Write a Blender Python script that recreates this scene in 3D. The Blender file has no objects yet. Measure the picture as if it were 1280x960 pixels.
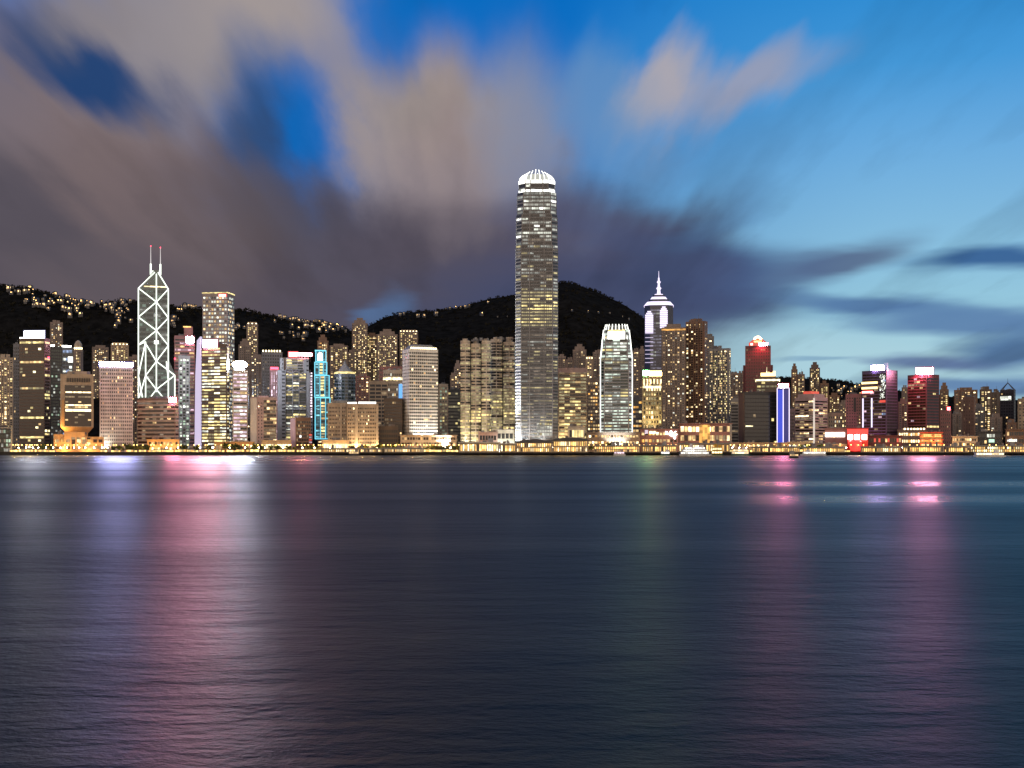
import bpy, math, random
from mathutils import Vector, Matrix
R = math.radians
sc = bpy.context.scene
COL = sc.collection
random.seed(11)

# ------------------------------------------------------------------ camera
F, HZ, CX, H = 1568.0, 561.0, 640.0, 7.7      # photo scale in pixels, horizon row, centre column, eye height (m)
cd = bpy.data.cameras.new('camera'); cam = bpy.data.objects.new('camera', cd); COL.objects.link(cam)
cam.location = (0, 0, H); cam.rotation_euler = (R(90), 0, 0)
cd.sensor_width = 36; cd.lens = 36 * F / 1280; cd.shift_y = (HZ - 480) / 1280
cd.clip_start = 0.5; cd.clip_end = 30000
sc.camera = cam

def X(px, D): return (px - CX) * D / F
def Z(py, D): return H + (HZ - py) * D / F
def lin(c):
    return tuple((v/255/12.92) if v/255 <= .04045 else ((v/255+.055)/1.055)**2.4 for v in c)

# ------------------------------------------------------------------ world: dusk sky with drifting cloud
W = bpy.data.worlds.new('World'); sc.world = W; W.use_nodes = True
nt = W.node_tree; nt.nodes.clear(); N, L = nt.nodes.new, nt.links.new
def math_(nt, op, a, b=None, c=None, clamp=False):
    n = nt.nodes.new('ShaderNodeMath'); n.operation = op; n.use_clamp = clamp
    for i, v in enumerate((a, b, c)):
        if v is None: continue
        if isinstance(v, (int, float)): n.inputs[i].default_value = v
        else: nt.links.new(v, n.inputs[i])
    return n.outputs[0]
def smooth_(nt, v, a, b, lo=0.0, hi=1.0):
    n = nt.nodes.new('ShaderNodeMapRange'); n.interpolation_type = 'SMOOTHSTEP'
    nt.links.new(v, n.inputs[0])
    for i, x in zip((1, 2, 3, 4), (a, b, lo, hi)): n.inputs[i].default_value = x
    return n.outputs[0]
def mixc_(nt, f, a, b, blend='MIX'):
    n = nt.nodes.new('ShaderNodeMix'); n.data_type = 'RGBA'; n.blend_type = blend
    for s, v in ((n.inputs[0], f), (n.inputs[6], a), (n.inputs[7], b)):
        if isinstance(v, (int, float)): s.default_value = v
        elif isinstance(v, tuple): s.default_value = v + (1,) if len(v) == 3 else v
        else: nt.links.new(v, s)
    return n.outputs[2]
tc = N('ShaderNodeTexCoord'); sx = N('ShaderNodeSeparateXYZ'); L(tc.outputs['Generated'], sx.inputs[0])
az = math_(nt, 'ARCTAN2', sx.outputs[0], sx.outputs[1])
el = math_(nt, 'ARCSINE', sx.outputs[2])
AZ = lambda px: math.atan((px - CX) / F)
EL = lambda py, px=640: math.atan((HZ - py) / F * math.cos(AZ(px)))
# cloud sheet seen from below: streaks run along one wind direction, so they fan out from the horizon
den = math_(nt, 'ADD', math_(nt, 'MAXIMUM', sx.outputs[2], 0.0), 0.10)
pu = math_(nt, 'DIVIDE', math_(nt, 'ADD', sx.outputs[0], math_(nt, 'MULTIPLY', sx.outputs[1], 0.03)), den)
pv = math_(nt, 'DIVIDE', sx.outputs[1], den)
cp = N('ShaderNodeCombineXYZ'); L(math_(nt, 'MULTIPLY', pu, 1.9), cp.inputs[0]); L(math_(nt, 'MULTIPLY', pv, 0.42), cp.inputs[1])
ns = N('ShaderNodeTexNoise'); ns.inputs['Scale'].default_value = 1.0; ns.inputs['Detail'].default_value = 6; ns.inputs['Roughness'].default_value = .56
L(cp.outputs[0], ns.inputs['Vector'])
cp2 = N('ShaderNodeCombineXYZ'); L(math_(nt, 'MULTIPLY', az, 5.0), cp2.inputs[0]); L(math_(nt, 'MULTIPLY', el, 26.0), cp2.inputs[1])
n2 = N('ShaderNodeTexNoise'); n2.inputs['Scale'].default_value = 1.0; n2.inputs['Detail'].default_value = 4; n2.inputs['Roughness'].default_value = .5
L(cp2.outputs[0], n2.inputs['Vector'])
def wob(src, amt_x, amt_y, centre=.5):
    s = N('ShaderNodeSeparateColor'); L(src, s.inputs[0])
    dx = math_(nt, 'MULTIPLY', math_(nt, 'SUBTRACT', s.outputs[0], centre), amt_x)
    dy = math_(nt, 'MULTIPLY', math_(nt, 'SUBTRACT', s.outputs[1], centre), amt_y)
    return dx, dy
dx1, dy1 = wob(ns.outputs['Color'], .17, .13)
dx2, dy2 = wob(n2.outputs['Color'], .11, .036)
cp3 = N('ShaderNodeCombineXYZ'); L(math_(nt, 'MULTIPLY', pu, 6.5), cp3.inputs[0]); L(math_(nt, 'MULTIPLY', pv, 0.35), cp3.inputs[1])
n3 = N('ShaderNodeTexNoise'); n3.inputs['Scale'].default_value = 1.0; n3.inputs['Detail'].default_value = 2; n3.inputs['Roughness'].default_value = .5
L(cp3.outputs[0], n3.inputs['Vector'])
fr = math_(nt, 'MULTIPLY', math_(nt, 'SUBTRACT', n3.outputs[0], .5), smooth_(nt, el, .08, .30, .02, .11))   # streaky, wind-drawn edges overhead
va = N('ShaderNodeCombineXYZ'); L(math_(nt, 'ADD', az, dx1), va.inputs[0]); L(math_(nt, 'ADD', math_(nt, 'ADD', el, dy1), fr), va.inputs[1])
vb = N('ShaderNodeCombineXYZ'); L(math_(nt, 'ADD', az, dx2), vb.inputs[0]); L(math_(nt, 'ADD', el, dy2), vb.inputs[1])
def ramp(stops):
    n = N('ShaderNodeValToRGB'); L(math_(nt, 'MULTIPLY', el, 1 / .40, clamp=True), n.inputs[0]); e = n.color_ramp.elements
    while len(e) < len(stops): e.new(.5)
    for k, (py, c) in enumerate(sorted(stops, key=lambda s: -s[0])):
        e[k].position = max(0, min(1, EL(py) / .40)); e[k].color = lin(c) + (1,)
    return n.outputs[0]
right = ramp([(561, (168, 204, 218)), (470, (168, 208, 221)), (390, (148, 198, 220)), (300, (132, 187, 222)), (200, (106, 171, 222)), (100, (68, 152, 216)), (0, (42, 138, 210))])
left = ramp([(561, (76, 108, 160)), (450, (72, 110, 165)), (300, (40, 108, 175)), (150, (8, 106, 188)), (0, (0, 106, 192))])
sky = mixc_(nt, smooth_(nt, az, AZ(430), AZ(1160)), left, right)
CLOUD = [  # px, py, rx, ry, rot, colour, cover, field
 (230, 350, 700, 200, 0, (84, 75, 84), 1.0, 'a'), (560, 345, 360, 190, 0, (82, 77, 92), .97, 'a'),
 (760, 345, 270, 130, -8, (72, 76, 106), .97, 'a'), (880, 352, 190, 78, -6, (60, 78, 120), .92, 'b'), (700, 380, 330, 70, 0, (64, 72, 104), .8, 'b'),
 (50, 170, 360, 300, 0, (120, 108, 112), .95, 'a'), (60, 285, 300, 130, 8, (70, 67, 80), .7, 'a'),
 (170, 225, 220, 110, -30, (128, 110, 109), .6, 'a'), (270, 40, 260, 170, 0, (148, 140, 142), .92, 'a'),
 (350, 20, 150, 110, 20, (164, 153, 150), .8, 'a'), (540, 160, 220, 160, 0, (160, 146, 143), 1.0, 'a'),
 (600, 215, 180, 100, 10, (140, 125, 128), .55, 'a'), (650, 120, 110, 150, 15, (132, 142, 166), .6, 'a'),
 (470, 130, 90, 90, 20, (150, 142, 142), .4, 'a'),
 (110, 85, 140, 66, -28, (18, 62, 114), .95, 'a'), (60, 30, 70, 50, -20, (60, 76, 112), .6, 'a'), (125, 15, 90, 50, 0, (138, 130, 132), .6, 'a'),
 (330, 170, 100, 120, 15, (26, 86, 150), .88, 'a'), (385, 190, 74, 100, 0, (0, 102, 184), .9, 'a'),
 (300, 190, 70, 70, 0, (52, 74, 112), .6, 'a'), (330, 275, 180, 80, -10, (84, 82, 98), .55, 'a'), (620, -20, 270, 155, 0, (0, 106, 192), .95, 'a'), (476, 20, 60, 125, 6, (6, 106, 190), .8, 'a'), (560, 300, 260, 70, 0, (86, 79, 92), .6, 'b'),
 (835, 115, 95, 46, 50, (176, 168, 172), .9, 'a'), (930, 112, 140, 52, 18, (156, 158, 178), .85, 'a'), (770, 150, 80, 110, 30, (112, 146, 186), .6, 'a'),
 (735, 285, 150, 70, -10, (84, 84, 110), .75, 'b'), (820, 320, 160, 50, -20, (70, 82, 118), .7, 'b'),
 (1010, 452, 260, 70, 0, (172, 209, 221), .75, 'b'),
 (1055, 322, 140, 30, 10, (80, 94, 128), .85, 'b'), (980, 340, 120, 46, 8, (74, 98, 142), .42, 'b'), (900, 275, 120, 30, 25, (86, 132, 180), .3, 'b'),
 (1245, 322, 130, 22, 0, (38, 84, 142), .9, 'b'), (1095, 372, 150, 18, -4, (70, 106, 158), .85, 'b'), (1205, 395, 190, 26, -4, (72, 108, 162), .8, 'b'),
 (1275, 432, 110, 40, 0, (54, 92, 146), .85, 'b'), (1165, 449, 140, 15, -2, (88, 110, 160), .85, 'b'), (1235, 480, 220, 18, 0, (80, 116, 166), .85, 'b'),
 (480, 388, 46, 40, 50, (84, 116, 160), .7, 'b'), (1000, 447, 70, 5, 3, (110, 150, 185), .6, 'b')]
for px, py, rx, ry, rot, c, a, f in CLOUD:
    m = N('ShaderNodeMapping'); m.vector_type = 'TEXTURE'; L((va if f == 'a' else vb).outputs[0], m.inputs[0])
    m.inputs['Location'].default_value = (AZ(px), EL(py, px), 0); m.inputs['Rotation'].default_value = (0, 0, R(rot)); m.inputs['Scale'].default_value = (rx / F, ry / F, 1)
    g = N('ShaderNodeTexGradient'); g.gradient_type = 'SPHERICAL'; L(m.outputs[0], g.inputs[0])
    sky = mixc_(nt, smooth_(nt, g.outputs[1], 0, .8, 0, a), sky, lin(c))
# soft light and dark streaking inside the cloud sheet
st = math_(nt, 'MULTIPLY', smooth_(nt, ns.outputs[0], .3, .7, .80, 1.2), smooth_(nt, n3.outputs[0], .3, .7, .95, 1.05))
sky = mixc_(nt, 1.0, sky, mixc_(nt, st, (0, 0, 0), (1, 1, 1)), 'MULTIPLY')
# behind the camera: warm fill added to light the facades, like a far city's glow (north)
north = math_(nt, 'MULTIPLY', smooth_(nt, sx.outputs[1], .1, -.5), smooth_(nt, el, .9, .0))
lp = mixc_(nt, smooth_(nt, sx.outputs[1], .15, -.25), sky, (.10, .10, .13))
FILL_GLOW = 2.05
sky = mixc_(nt, north, lp, (.80 * FILL_GLOW, .62 * FILL_GLOW, .48 * FILL_GLOW))
bg = N('ShaderNodeBackground'); L(sky, bg.inputs[0]); bg.inputs[1].default_value = 1.0
nis = N('ShaderNodeTexSky'); nis.sky_type = 'NISHITA'; nis.sun_disc = False; nis.sun_elevation = R(1.0); nis.sun_rotation = R(75)
bg2 = N('ShaderNodeBackground'); L(nis.outputs[0], bg2.inputs[0]); bg2.inputs[1].default_value = .004
ad = N('ShaderNodeAddShader'); L(bg.outputs[0], ad.inputs[0]); L(bg2.outputs[0], ad.inputs[1])
wo = N('ShaderNodeOutputWorld'); L(ad.outputs[0], wo.inputs[0])
# afterglow: the sun is just down, west of the camera (to the right)
sl = bpy.data.lights.new('sun', 'SUN'); sl.energy = .05; sl.angle = R(15); sl.color = (1, .86, .72)
so = bpy.data.objects.new('sun', sl); COL.objects.link(so); so.rotation_euler = Vector((-math.sin(R(75)), -math.cos(R(75)) , -.04)).to_track_quat('-Z', 'Y').to_euler()
sc.view_settings.view_transform = 'Standard'; sc.view_settings.look = 'None'; sc.view_settings.exposure = 0; sc.view_settings.gamma = 1
sc.view_settings.use_curve_mapping = False
sc.render.engine = 'CYCLES'; sc.cycles.use_denoising = True; sc.cycles.max_bounces = 5; sc.cycles.diffuse_bounces = 2; sc.cycles.glossy_bounces = 3
sc.cycles.sample_clamp_indirect = 60; sc.cycles.caustics_reflective = False; sc.cycles.caustics_refractive = False

# ------------------------------------------------------------------ materials
MATS = {}
def wall_mat(name, c, rough=.8, var=.18, metal=0.0, scale=.12):
    m = bpy.data.materials.new(name); m.use_nodes = True; t = m.node_tree; b = t.nodes['Principled BSDF']
    tcn = t.nodes.new('ShaderNodeTexCoord'); mp = t.nodes.new('ShaderNodeMapping'); t.links.new(tcn.outputs['Object'], mp.inputs[0]); mp.inputs['Scale'].default_value = (1, 1, .35)
    n = t.nodes.new('ShaderNodeTexNoise'); n.inputs['Scale'].default_value = scale; n.inputs['Detail'].default_value = 5; n.inputs['Roughness'].default_value = .65
    t.links.new(mp.outputs[0], n.inputs['Vector'])
    lo = tuple(v * (1 - var) for v in c); hi = tuple(min(.9, v * (1 + var)) for v in c)
    col = mixc_(t, smooth_(t, n.outputs[0], .3, .7), lo, hi)
    t.links.new(col, b.inputs['Base Color']); b.inputs['Roughness'].default_value = rough; b.inputs['Metallic'].default_value = metal
    MATS[name] = m; return m
def lit_mat(name, c, s, lo=.35, hi=1.5, cell=(3.6, 3.6, 3.9), sample=False):
    """a lit interior behind glass: brightness differs from room to room"""
    m = bpy.data.materials.new(name); m.use_nodes = True; t = m.node_tree; b = t.nodes['Principled BSDF']
    b.inputs['Base Color'].default_value = (.03, .03, .03, 1); b.inputs['Roughness'].default_value = .25
    b.inputs['Emission Color'].default_value = tuple(c) + (1,)
    if lo != hi:
        g = t.nodes.new('ShaderNodeNewGeometry'); sn = t.nodes.new('ShaderNodeVectorMath'); sn.operation = 'SNAP'
        t.links.new(g.outputs['Position'], sn.inputs[0]); sn.inputs[1].default_value = cell
        wn = t.nodes.new('ShaderNodeTexWhiteNoise'); t.links.new(sn.outputs[0], wn.inputs[0])
        e = math_(t, 'POWER', wn.outputs[0], 1.5)
        t.links.new(math_(t, 'MULTIPLY_ADD', e, (hi - lo) * s, lo * s), b.inputs['Emission Strength'])
    else:
        b.inputs['Emission Strength'].default_value = s
    m.cycles.emission_sampling = 'FRONT' if sample else 'NONE'
    MATS[name] = m; return m
for nm, c, rgh in [('white_stone', (.62, .57, .50), .8), ('cream', (.50, .41, .31), .85), ('beige', (.42, .33, .24), .85), ('pinkish', (.52, .37, .34), .85), ('brown', (.20, .12, .08), .7),
                   ('dark_brown', (.10, .066, .05), .45), ('grey', (.30, .29, .28), .8), ('mid_grey', (.17, .165, .17), .7), ('dark_grey', (.065, .065, .07), .5), ('near_black', (.02, .02, .025), .4),
                   ('steel_blue', (.13, .16, .19), .35), ('maroon', (.17, .055, .06), .7), ('crimson_wall', (.30, .05, .085), .5), ('violet_wall', (.10, .075, .13), .45), ('white_tile', (.78, .73, .65), .7), ('dull_pink', (.32, .17, .16), .85), ('taupe', (.24, .19, .165), .85), ('orange_stone', (.50, .30, .14), .8),
                   ('red_paint', (.55, .03, .02), .6), ('roofing', (.10, .10, .105), .9), ('bronze', (.09, .06, .04), .5), ('silver', (.27, .27, .275), .45), ('shaft_metal', (.20, .20, .21), .45), ('seawall', (.045, .04, .036), .9),
                   ('paving', (.16, .15, .14), .9), ('white_paint', (.75, .75, .74), .5), ('yellow_paint', (.65, .36, .02), .5), ('hull_green', (.02, .10, .06), .5), ('post_metal', (.08, .08, .08), .5), ('bark', (.06, .04, .03), .9),
                   ('tile_roof', (.05, .045, .045), .7)]:
    wall_mat(nm, c, rgh)
def simple(name, c, rough, metal=0.0, spec=.5):
    m = bpy.data.materials.new(name); m.use_nodes = True; b = m.node_tree.nodes['Principled BSDF']
    b.inputs['Base Color'].default_value = tuple(c) + (1,); b.inputs['Roughness'].default_value = rough; b.inputs['Metallic'].default_value = metal
    MATS[name] = m
simple('glass', (.018, .02, .024), .12); simple('glass_green', (.02, .035, .03), .12); simple('glass_brown', (.035, .022, .014), .15); simple('glass_grey', (.05, .052, .058), .2)
for nm, c, s in [('w_dim', (1, .70, .38), .30), ('w_mid', (1, .66, .28), 1.25), ('w_hi', (1, .76, .40), 3.2), ('y_dim', (.98, .84, .45), .34), ('y_mid', (1, .80, .32), 1.4), ('y_hi', (1, .88, .5), 3.0),
                 ('c_dim', (.92, .97, .88), .30), ('c_mid', (.96, 1, .86), 1.15), ('c_hi', (1, 1, .92), 2.4), ('g_mid', (.72, 1, .72), .55), ('p_mid', (1, .68, .82), .8), ('p_hi', (1, .8, .95), 1.9), ('b_mid', (.45, .62, 1), .8), ('o_mid', (1, .48, .10), 1.1), ('o_hi', (1, .55, .16), 2.6),
                 ('a_dim', (1, .8, .6), .19)]:
    lit_mat(nm, c, s)
for nm, c, s in [('neon_white', (1, 1, .92), 2.6), ('neon_cyan', (.20, .75, .95), 1.3), ('neon_purple', (.86, .76, 1), 1.5), ('neon_pink', (1, .62, .82), 1.8), ('fin_lilac', (.78, .68, .95), .8),
                 ('blue_face', (.03, .09, .95), .75), ('crown_white', (1, 1, .88), 1.7), ('claw_glow', (1, 1, .9), 2.6), ('red_face', (1, .10, .07), .9), ('green_mint', (.6, 1, .75), 1.2)]:
    lit_mat(nm, c, s, 1, 1)
for nm, c, s in [('sign_white', (.80, .84, 1), 105), ('sign_pink', (1, .42, .54), 560), ('sign_blue', (.46, .48, 1), 290), ('sign_oval', (.70, .80, 1), 380), ('sign_red', (1, .12, .10), 14), ('sign_hot', (1, .26, .30), 130), ('sign_gold', (1, .68, .25), 45),
                 ('sign_green', (.3, 1, .35), 90), ('sign_far_pink', (1, .32, .50), 250), ('sign_violet', (.62, .45, 1), 110), ('sign_plain', (1, .98, .9), 9), ('lamp_orange', (1, .56, .16), 6), ('lamp_white', (1, .9, .7), 70), ('lamp_red', (1, .05, .06), 30), ('beacon_red', (1, .05, .1), 6),
                 ('sign_rose', (1, .35, .5), 320), ('sign_crimson', (1, .20, .36), 330), ('cyan_lamp', (.1, 1, .85), 20)]:
    lit_mat(nm, c, s, 1, 1, sample=True)

# ------------------------------------------------------------------ mesh helpers
class MB:
    def __init__(s): s.v = []; s.f = []; s.m = []; s.mats = []
    def mi(s, m):
        if m not in s.mats: s.mats.append(m)
        return s.mats.index(m)
    def face(s, pts, m):
        k = len(s.v); s.v += [tuple(p) for p in pts]; s.f.append(tuple(range(k, k + len(pts)))); s.m.append(s.mi(m)); return s
    def box(s, x0, x1, y0, y1, z0, z1, m):
        k = len(s.v); s.v += [(x, y, z) for z in (z0, z1) for y in (y0, y1) for x in (x0, x1)]
        for q in ((0, 2, 3, 1), (4, 5, 7, 6), (0, 1, 5, 4), (1, 3, 7, 5), (3, 2, 6, 7), (2, 0, 4, 6)):
            s.f.append(tuple(k + i for i in q)); s.m.append(s.mi(m))
        return s
    def prism(s, poly, z0, z1, m, top=None, topm=None):
        """poly counter-clockwise seen from above; top = another polygon of the same count (tapers)"""
        n = len(poly); top = top or poly; k = len(s.v)
        s.v += [(x, y, z0) for x, y in poly] + [(x, y, z1) for x, y in top]
        for i in range(n):
            j = (i + 1) % n; s.f.append((k + i, k + j, k + n + j, k + n + i)); s.m.append(s.mi(m))
        s.f.append(tuple(k + i for i in reversed(range(n)))); s.m.append(s.mi(m))
        s.f.append(tuple(k + n + i for i in range(n))); s.m.append(s.mi(topm or m))
        return s
    def bar(s, a, b, r, m, n=6, r2=None):
        a, b = Vector(a), Vector(b); d = (b - a).normalized(); u = d.orthogonal().normalized(); w = d.cross(u); r2 = r if r2 is None else r2; k = len(s.v)
        for p, rr in ((a, r), (b, r2)):
            for i in range(n):
                t = 2 * math.pi * i / n; s.v.append(tuple(p + (u * math.cos(t) + w * math.sin(t)) * rr))
        for i in range(n):
            j = (i + 1) % n; s.f.append((k + i, k + j, k + n + j, k + n + i)); s.m.append(s.mi(m))
        s.f.append(tuple(k + i for i in reversed(range(n)))); s.m.append(s.mi(m)); s.f.append(tuple(k + n + i for i in range(n))); s.m.append(s.mi(m))
        return s
    def lathe(s, prof, m, n=16, c=(0, 0)):
        k = len(s.v)
        for r, z in prof:
            for i in range(n): s.v.append((c[0] + r * math.cos(2 * math.pi * i / n), c[1] + r * math.sin(2 * math.pi * i / n), z))
        for a in range(len(prof) - 1):
            for i in range(n):
                j = (i + 1) % n; s.f.append((k + a * n + i, k + a * n + j, k + (a + 1) * n + j, k + (a + 1) * n + i)); s.m.append(s.mi(m))
        s.f.append(tuple(k + (len(prof) - 1) * n + i for i in range(n))); s.m.append(s.mi(m))
        s.f.append(tuple(k + i for i in reversed(range(n)))); s.m.append(s.mi(m))
        return s
    def mesh(s, name):
        me = bpy.data.meshes.new(name); me.from_pydata(s.v, [], s.f)
        for m in s.mats: me.materials.append(MATS[m])
        me.polygons.foreach_set('material_index', s.m); me.update(); return me
    def build(s, name, parent=None, loc=(0, 0, 0), rot=0, **props):
        o = bpy.data.objects.new(name, s.mesh(name)); COL.objects.link(o); o.location = loc; o.rotation_euler = (0, 0, rot)
        if parent: o.parent = parent
        for k, v in props.items(): o[k] = v
        return o
def empty(name, label, cat, loc, rot=0, group=None):
    o = bpy.data.objects.new(name, None); COL.objects.link(o); o.location = loc; o.rotation_euler = (0, 0, rot); o.empty_display_size = 2
    o['label'] = label; o['category'] = cat
    if group: o['group'] = group
    return o
def tag(o, label, cat, group=None):
    o['label'] = label; o['category'] = cat
    if group: o['group'] = group
    return o
def rect(w, d): return [(-w/2, -d/2), (w/2, -d/2), (w/2, d/2), (-w/2, d/2)]
def chamfer(w, d, c): return [(-w/2 + c, -d/2), (w/2 - c, -d/2), (w/2, -d/2 + c), (w/2, d/2 - c), (w/2 - c, d/2), (-w/2 + c, d/2), (-w/2, d/2 - c), (-w/2, -d/2 + c)]
def copy_tree(o, parent=None):
    c = o.copy(); COL.objects.link(c); c.parent = parent
    for ch in [x for x in KIDS.get(o.name, [])]: copy_tree(ch, c)
    return c
KIDS = {}
def kids_of(o):
    """remember the children of a prototype so that copies need no search"""
    KIDS[o.name] = list(o.children)
    for ch in o.children: kids_of(ch)
# ------------------------------------------------------------------ setting: water, shore, hills
def interp(pts, x):
    if x <= pts[0][0]: return pts[0][1]
    for (a, ya), (b, yb) in zip(pts, pts[1:]):
        if x <= b: return ya + (yb - ya) * (x - a) / (b - a)
    return pts[-1][1]
def water_mat():
    m = bpy.data.materials.new('harbour_water'); m.use_nodes = True; t = m.node_tree; b = t.nodes['Principled BSDF']
    b.inputs['Base Color'].default_value = (.003, .006, .005, 1); b.inputs['IOR'].default_value = 1.14; b.inputs['Specular Tint'].default_value = (.98, .99, .96, 1)
    tcn = t.nodes.new('ShaderNodeTexCoord')
    def noise(scale, sx_, sy_, det, rough=.55, rot=0):
        mp = t.nodes.new('ShaderNodeMapping'); t.links.new(tcn.outputs['Object'], mp.inputs[0]); mp.inputs['Scale'].default_value = (sx_, sy_, 1); mp.inputs['Rotation'].default_value = (0, 0, R(rot))
        n = t.nodes.new('ShaderNodeTexNoise'); n.inputs['Scale'].default_value = scale; n.inputs['Detail'].default_value = det; n.inputs['Roughness'].default_value = rough
        t.links.new(mp.outputs[0], n.inputs['Vector']); return n.outputs[0]
    sp = t.nodes.new('ShaderNodeSeparateXYZ'); t.links.new(tcn.outputs['Object'], sp.inputs[0])
    # two long calm bands, shaped to mirror shore light like a ferry's wake
    yb = math_(t, 'SUBTRACT', sp.outputs[1], math_(t, 'MULTIPLY', sp.outputs[0], WSL))
    def band(y0, w, xa, xb):
        q = math_(t, 'ABSOLUTE', math_(t, 'SUBTRACT', yb, y0))
        return math_(t, 'MULTIPLY', smooth_(t, q, w*1.25, w*.15), smooth_(t, sp.outputs[0], xa, xb))
    slick = math_(t, 'MAXIMUM', band(WK[0][0] + WK[0][1]*.5, WK[0][1]*.9, 22, 60), band(WK[1][0] + WK[1][1]*.5, WK[1][1]*.9, 18, 50))
    rough_ = math_(t, 'SUBTRACT', 1.0, math_(t, 'MULTIPLY', slick, .6))
    ripple = noise(1.0, 1.9, 2.9, 4, .66, 22); chop = noise(1.0, .15, .30, 3, .6, -10); patch = noise(1.0, .0035, .021, 3, .55)
    bp = t.nodes.new('ShaderNodeBump'); t.links.new(rough_, bp.inputs['Strength']); bp.inputs['Distance'].default_value = .066; t.links.new(ripple, bp.inputs['Height'])
    b2 = t.nodes.new('ShaderNodeBump'); t.links.new(rough_, b2.inputs['Strength']); b2.inputs['Distance'].default_value = .27; t.links.new(chop, b2.inputs['Height']); t.links.new(bp.outputs[0], b2.inputs['Normal'])
    t.links.new(b2.outputs[0], b.inputs['Normal'])
    # wind patches: rougher and calmer water lie in long bands
    far_ = smooth_(t, sp.outputs[1], 250, 900)
    pa = smooth_(t, patch, .36, .66)
    rg = math_(t, 'MULTIPLY_ADD', pa, math_(t, 'MULTIPLY_ADD', far_, .08, .07), math_(t, 'MULTIPLY_ADD', far_, -.13, .35))
    mx = t.nodes.new('ShaderNodeMix'); t.links.new(slick, mx.inputs[0]); t.links.new(rg, mx.inputs[2]); mx.inputs[3].default_value = .25
    t.links.new(mx.outputs[0], b.inputs['Roughness'])
    MATS['water'] = m
# two wake swells, tilted to mirror the shore lights: y of the crest, length of the far slope, drop
WSL = -.035
WK = [(240.0, 56.0, .60), (172.0, 36.0, .50)]
water_mat()
def swell(x, y):
    z = 0; yy_ = y - WSL * x
    for y0, w, h in WK:
        f = min(1, max(0, (x - 20) / 45)); u = (yy_ - y0) / w
        if -.5 < u < 0: z += h * f * (.5 + .5 * math.cos(2 * math.pi * u))
        elif 0 <= u < 1.1: z += h * f * (1 - u / 1.1)
    return z
wm = MB(); k = wm.mi('water')
xs = [-4000, -1000, 0] + [25 + 12 * i for i in range(50)] + [700, 1200, 4000]; ys = [-400, -50, 20, 60, 120] + [140 + 3 * i for i in range(70)] + [400, 800, 1500]
wm.v = [(x, y, swell(x, y) if 0 < x < 640 else 0) for y in ys for x in xs]; n = len(xs)
for j in range(len(ys) - 1):
    for i in range(n - 1): wm.f.append((j*n+i, j*n+i+1, (j+1)*n+i+1, (j+1)*n+i)); wm.m.append(k)
wo_ = wm.build('water', kind='structure')
for p in wo_.data.polygons: p.use_smooth = True
SW = 1500.0
MB().box(-4000, 4000, SW, SW + 14, -6, 3.4, 'seawall').box(-4000, 4000, SW - .4, SW + 1.2, 3.0, 3.9, 'seawall').build('quay', kind='structure')
GZ = 3.5
MB().face([(-9000, SW + 14, GZ), (9000, SW + 14, GZ), (9000, 2300, GZ), (-9000, 2300, GZ)], 'paving').build('ground', kind='structure')

RIDGE_L = (3000.0, [(-300, 352), (-100, 350), (0, 357), (40, 361), (80, 372), (130, 384), (160, 379), (200, 381), (250, 386), (290, 389), (310, 387), (330, 394), (360, 401), (400, 404), (440, 412), (470, 432), (500, 452), (540, 480), (600, 520), (700, 560)])
RIDGE_P = (3700.0, [(330, 520), (400, 470), (440, 430), (465, 411), (480, 402), (500, 393), (540, 391), (580, 386), (600, 381), (620, 377), (640, 373), (680, 362), (700, 355), (715, 356), (740, 366), (760, 378), (780, 391), (800, 409), (820, 428), (850, 452), (880, 468), (930, 474), (1000, 474), (1060, 484), (1120, 492), (1280, 506), (1500, 530)])
D0 = 2120.0
from mathutils import noise as mnoise
def hill_z(x, y):
    z = GZ - .5
    for Dr, pts in (RIDGE_L, RIDGE_P):
        zr = Z(interp(pts, CX + x / Dr * F), Dr) - GZ
        if zr <= 0: continue
        t = (y - D0) / (Dr - D0)
        if t <= 0: continue
        s = (t * t * (3 - 2 * t)) ** .85 if t <= 1 else max(0, 1 - (t - 1) * .9)
        n = mnoise.fractal(Vector((x / 260, y / 260, Dr)), .9, 2.1, 4) * 26 * min(1, 4 * abs(1 - t)) * min(1, t * 2)
        z = max(z, GZ - .5 + zr * s + n * (zr / 350))
    return z
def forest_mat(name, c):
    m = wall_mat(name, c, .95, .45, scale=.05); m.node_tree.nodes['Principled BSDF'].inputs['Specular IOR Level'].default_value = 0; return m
forest_mat('forest_floor', (.015, .014, .012)); forest_mat('canopy', (.019, .018, .013)); forest_mat('leaf_lamplit', (.16, .16, .05)); forest_mat('leaf_dark', (.075, .09, .035))  # the paler, yellower leaves have golden lamp light put into their colour
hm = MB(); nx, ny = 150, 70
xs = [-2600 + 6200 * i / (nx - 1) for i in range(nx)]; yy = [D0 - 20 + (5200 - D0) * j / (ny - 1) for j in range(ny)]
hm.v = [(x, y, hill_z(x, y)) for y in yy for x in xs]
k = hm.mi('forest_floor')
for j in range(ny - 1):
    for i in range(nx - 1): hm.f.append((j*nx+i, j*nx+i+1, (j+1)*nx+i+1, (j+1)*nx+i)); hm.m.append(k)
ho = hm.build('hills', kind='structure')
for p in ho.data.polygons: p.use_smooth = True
def hit(px, py):
    D = 2150.0
    while D < 3700:
        if hill_z(X(px, D), D) >= Z(py, D): return D
        D += 8
    return None
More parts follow.
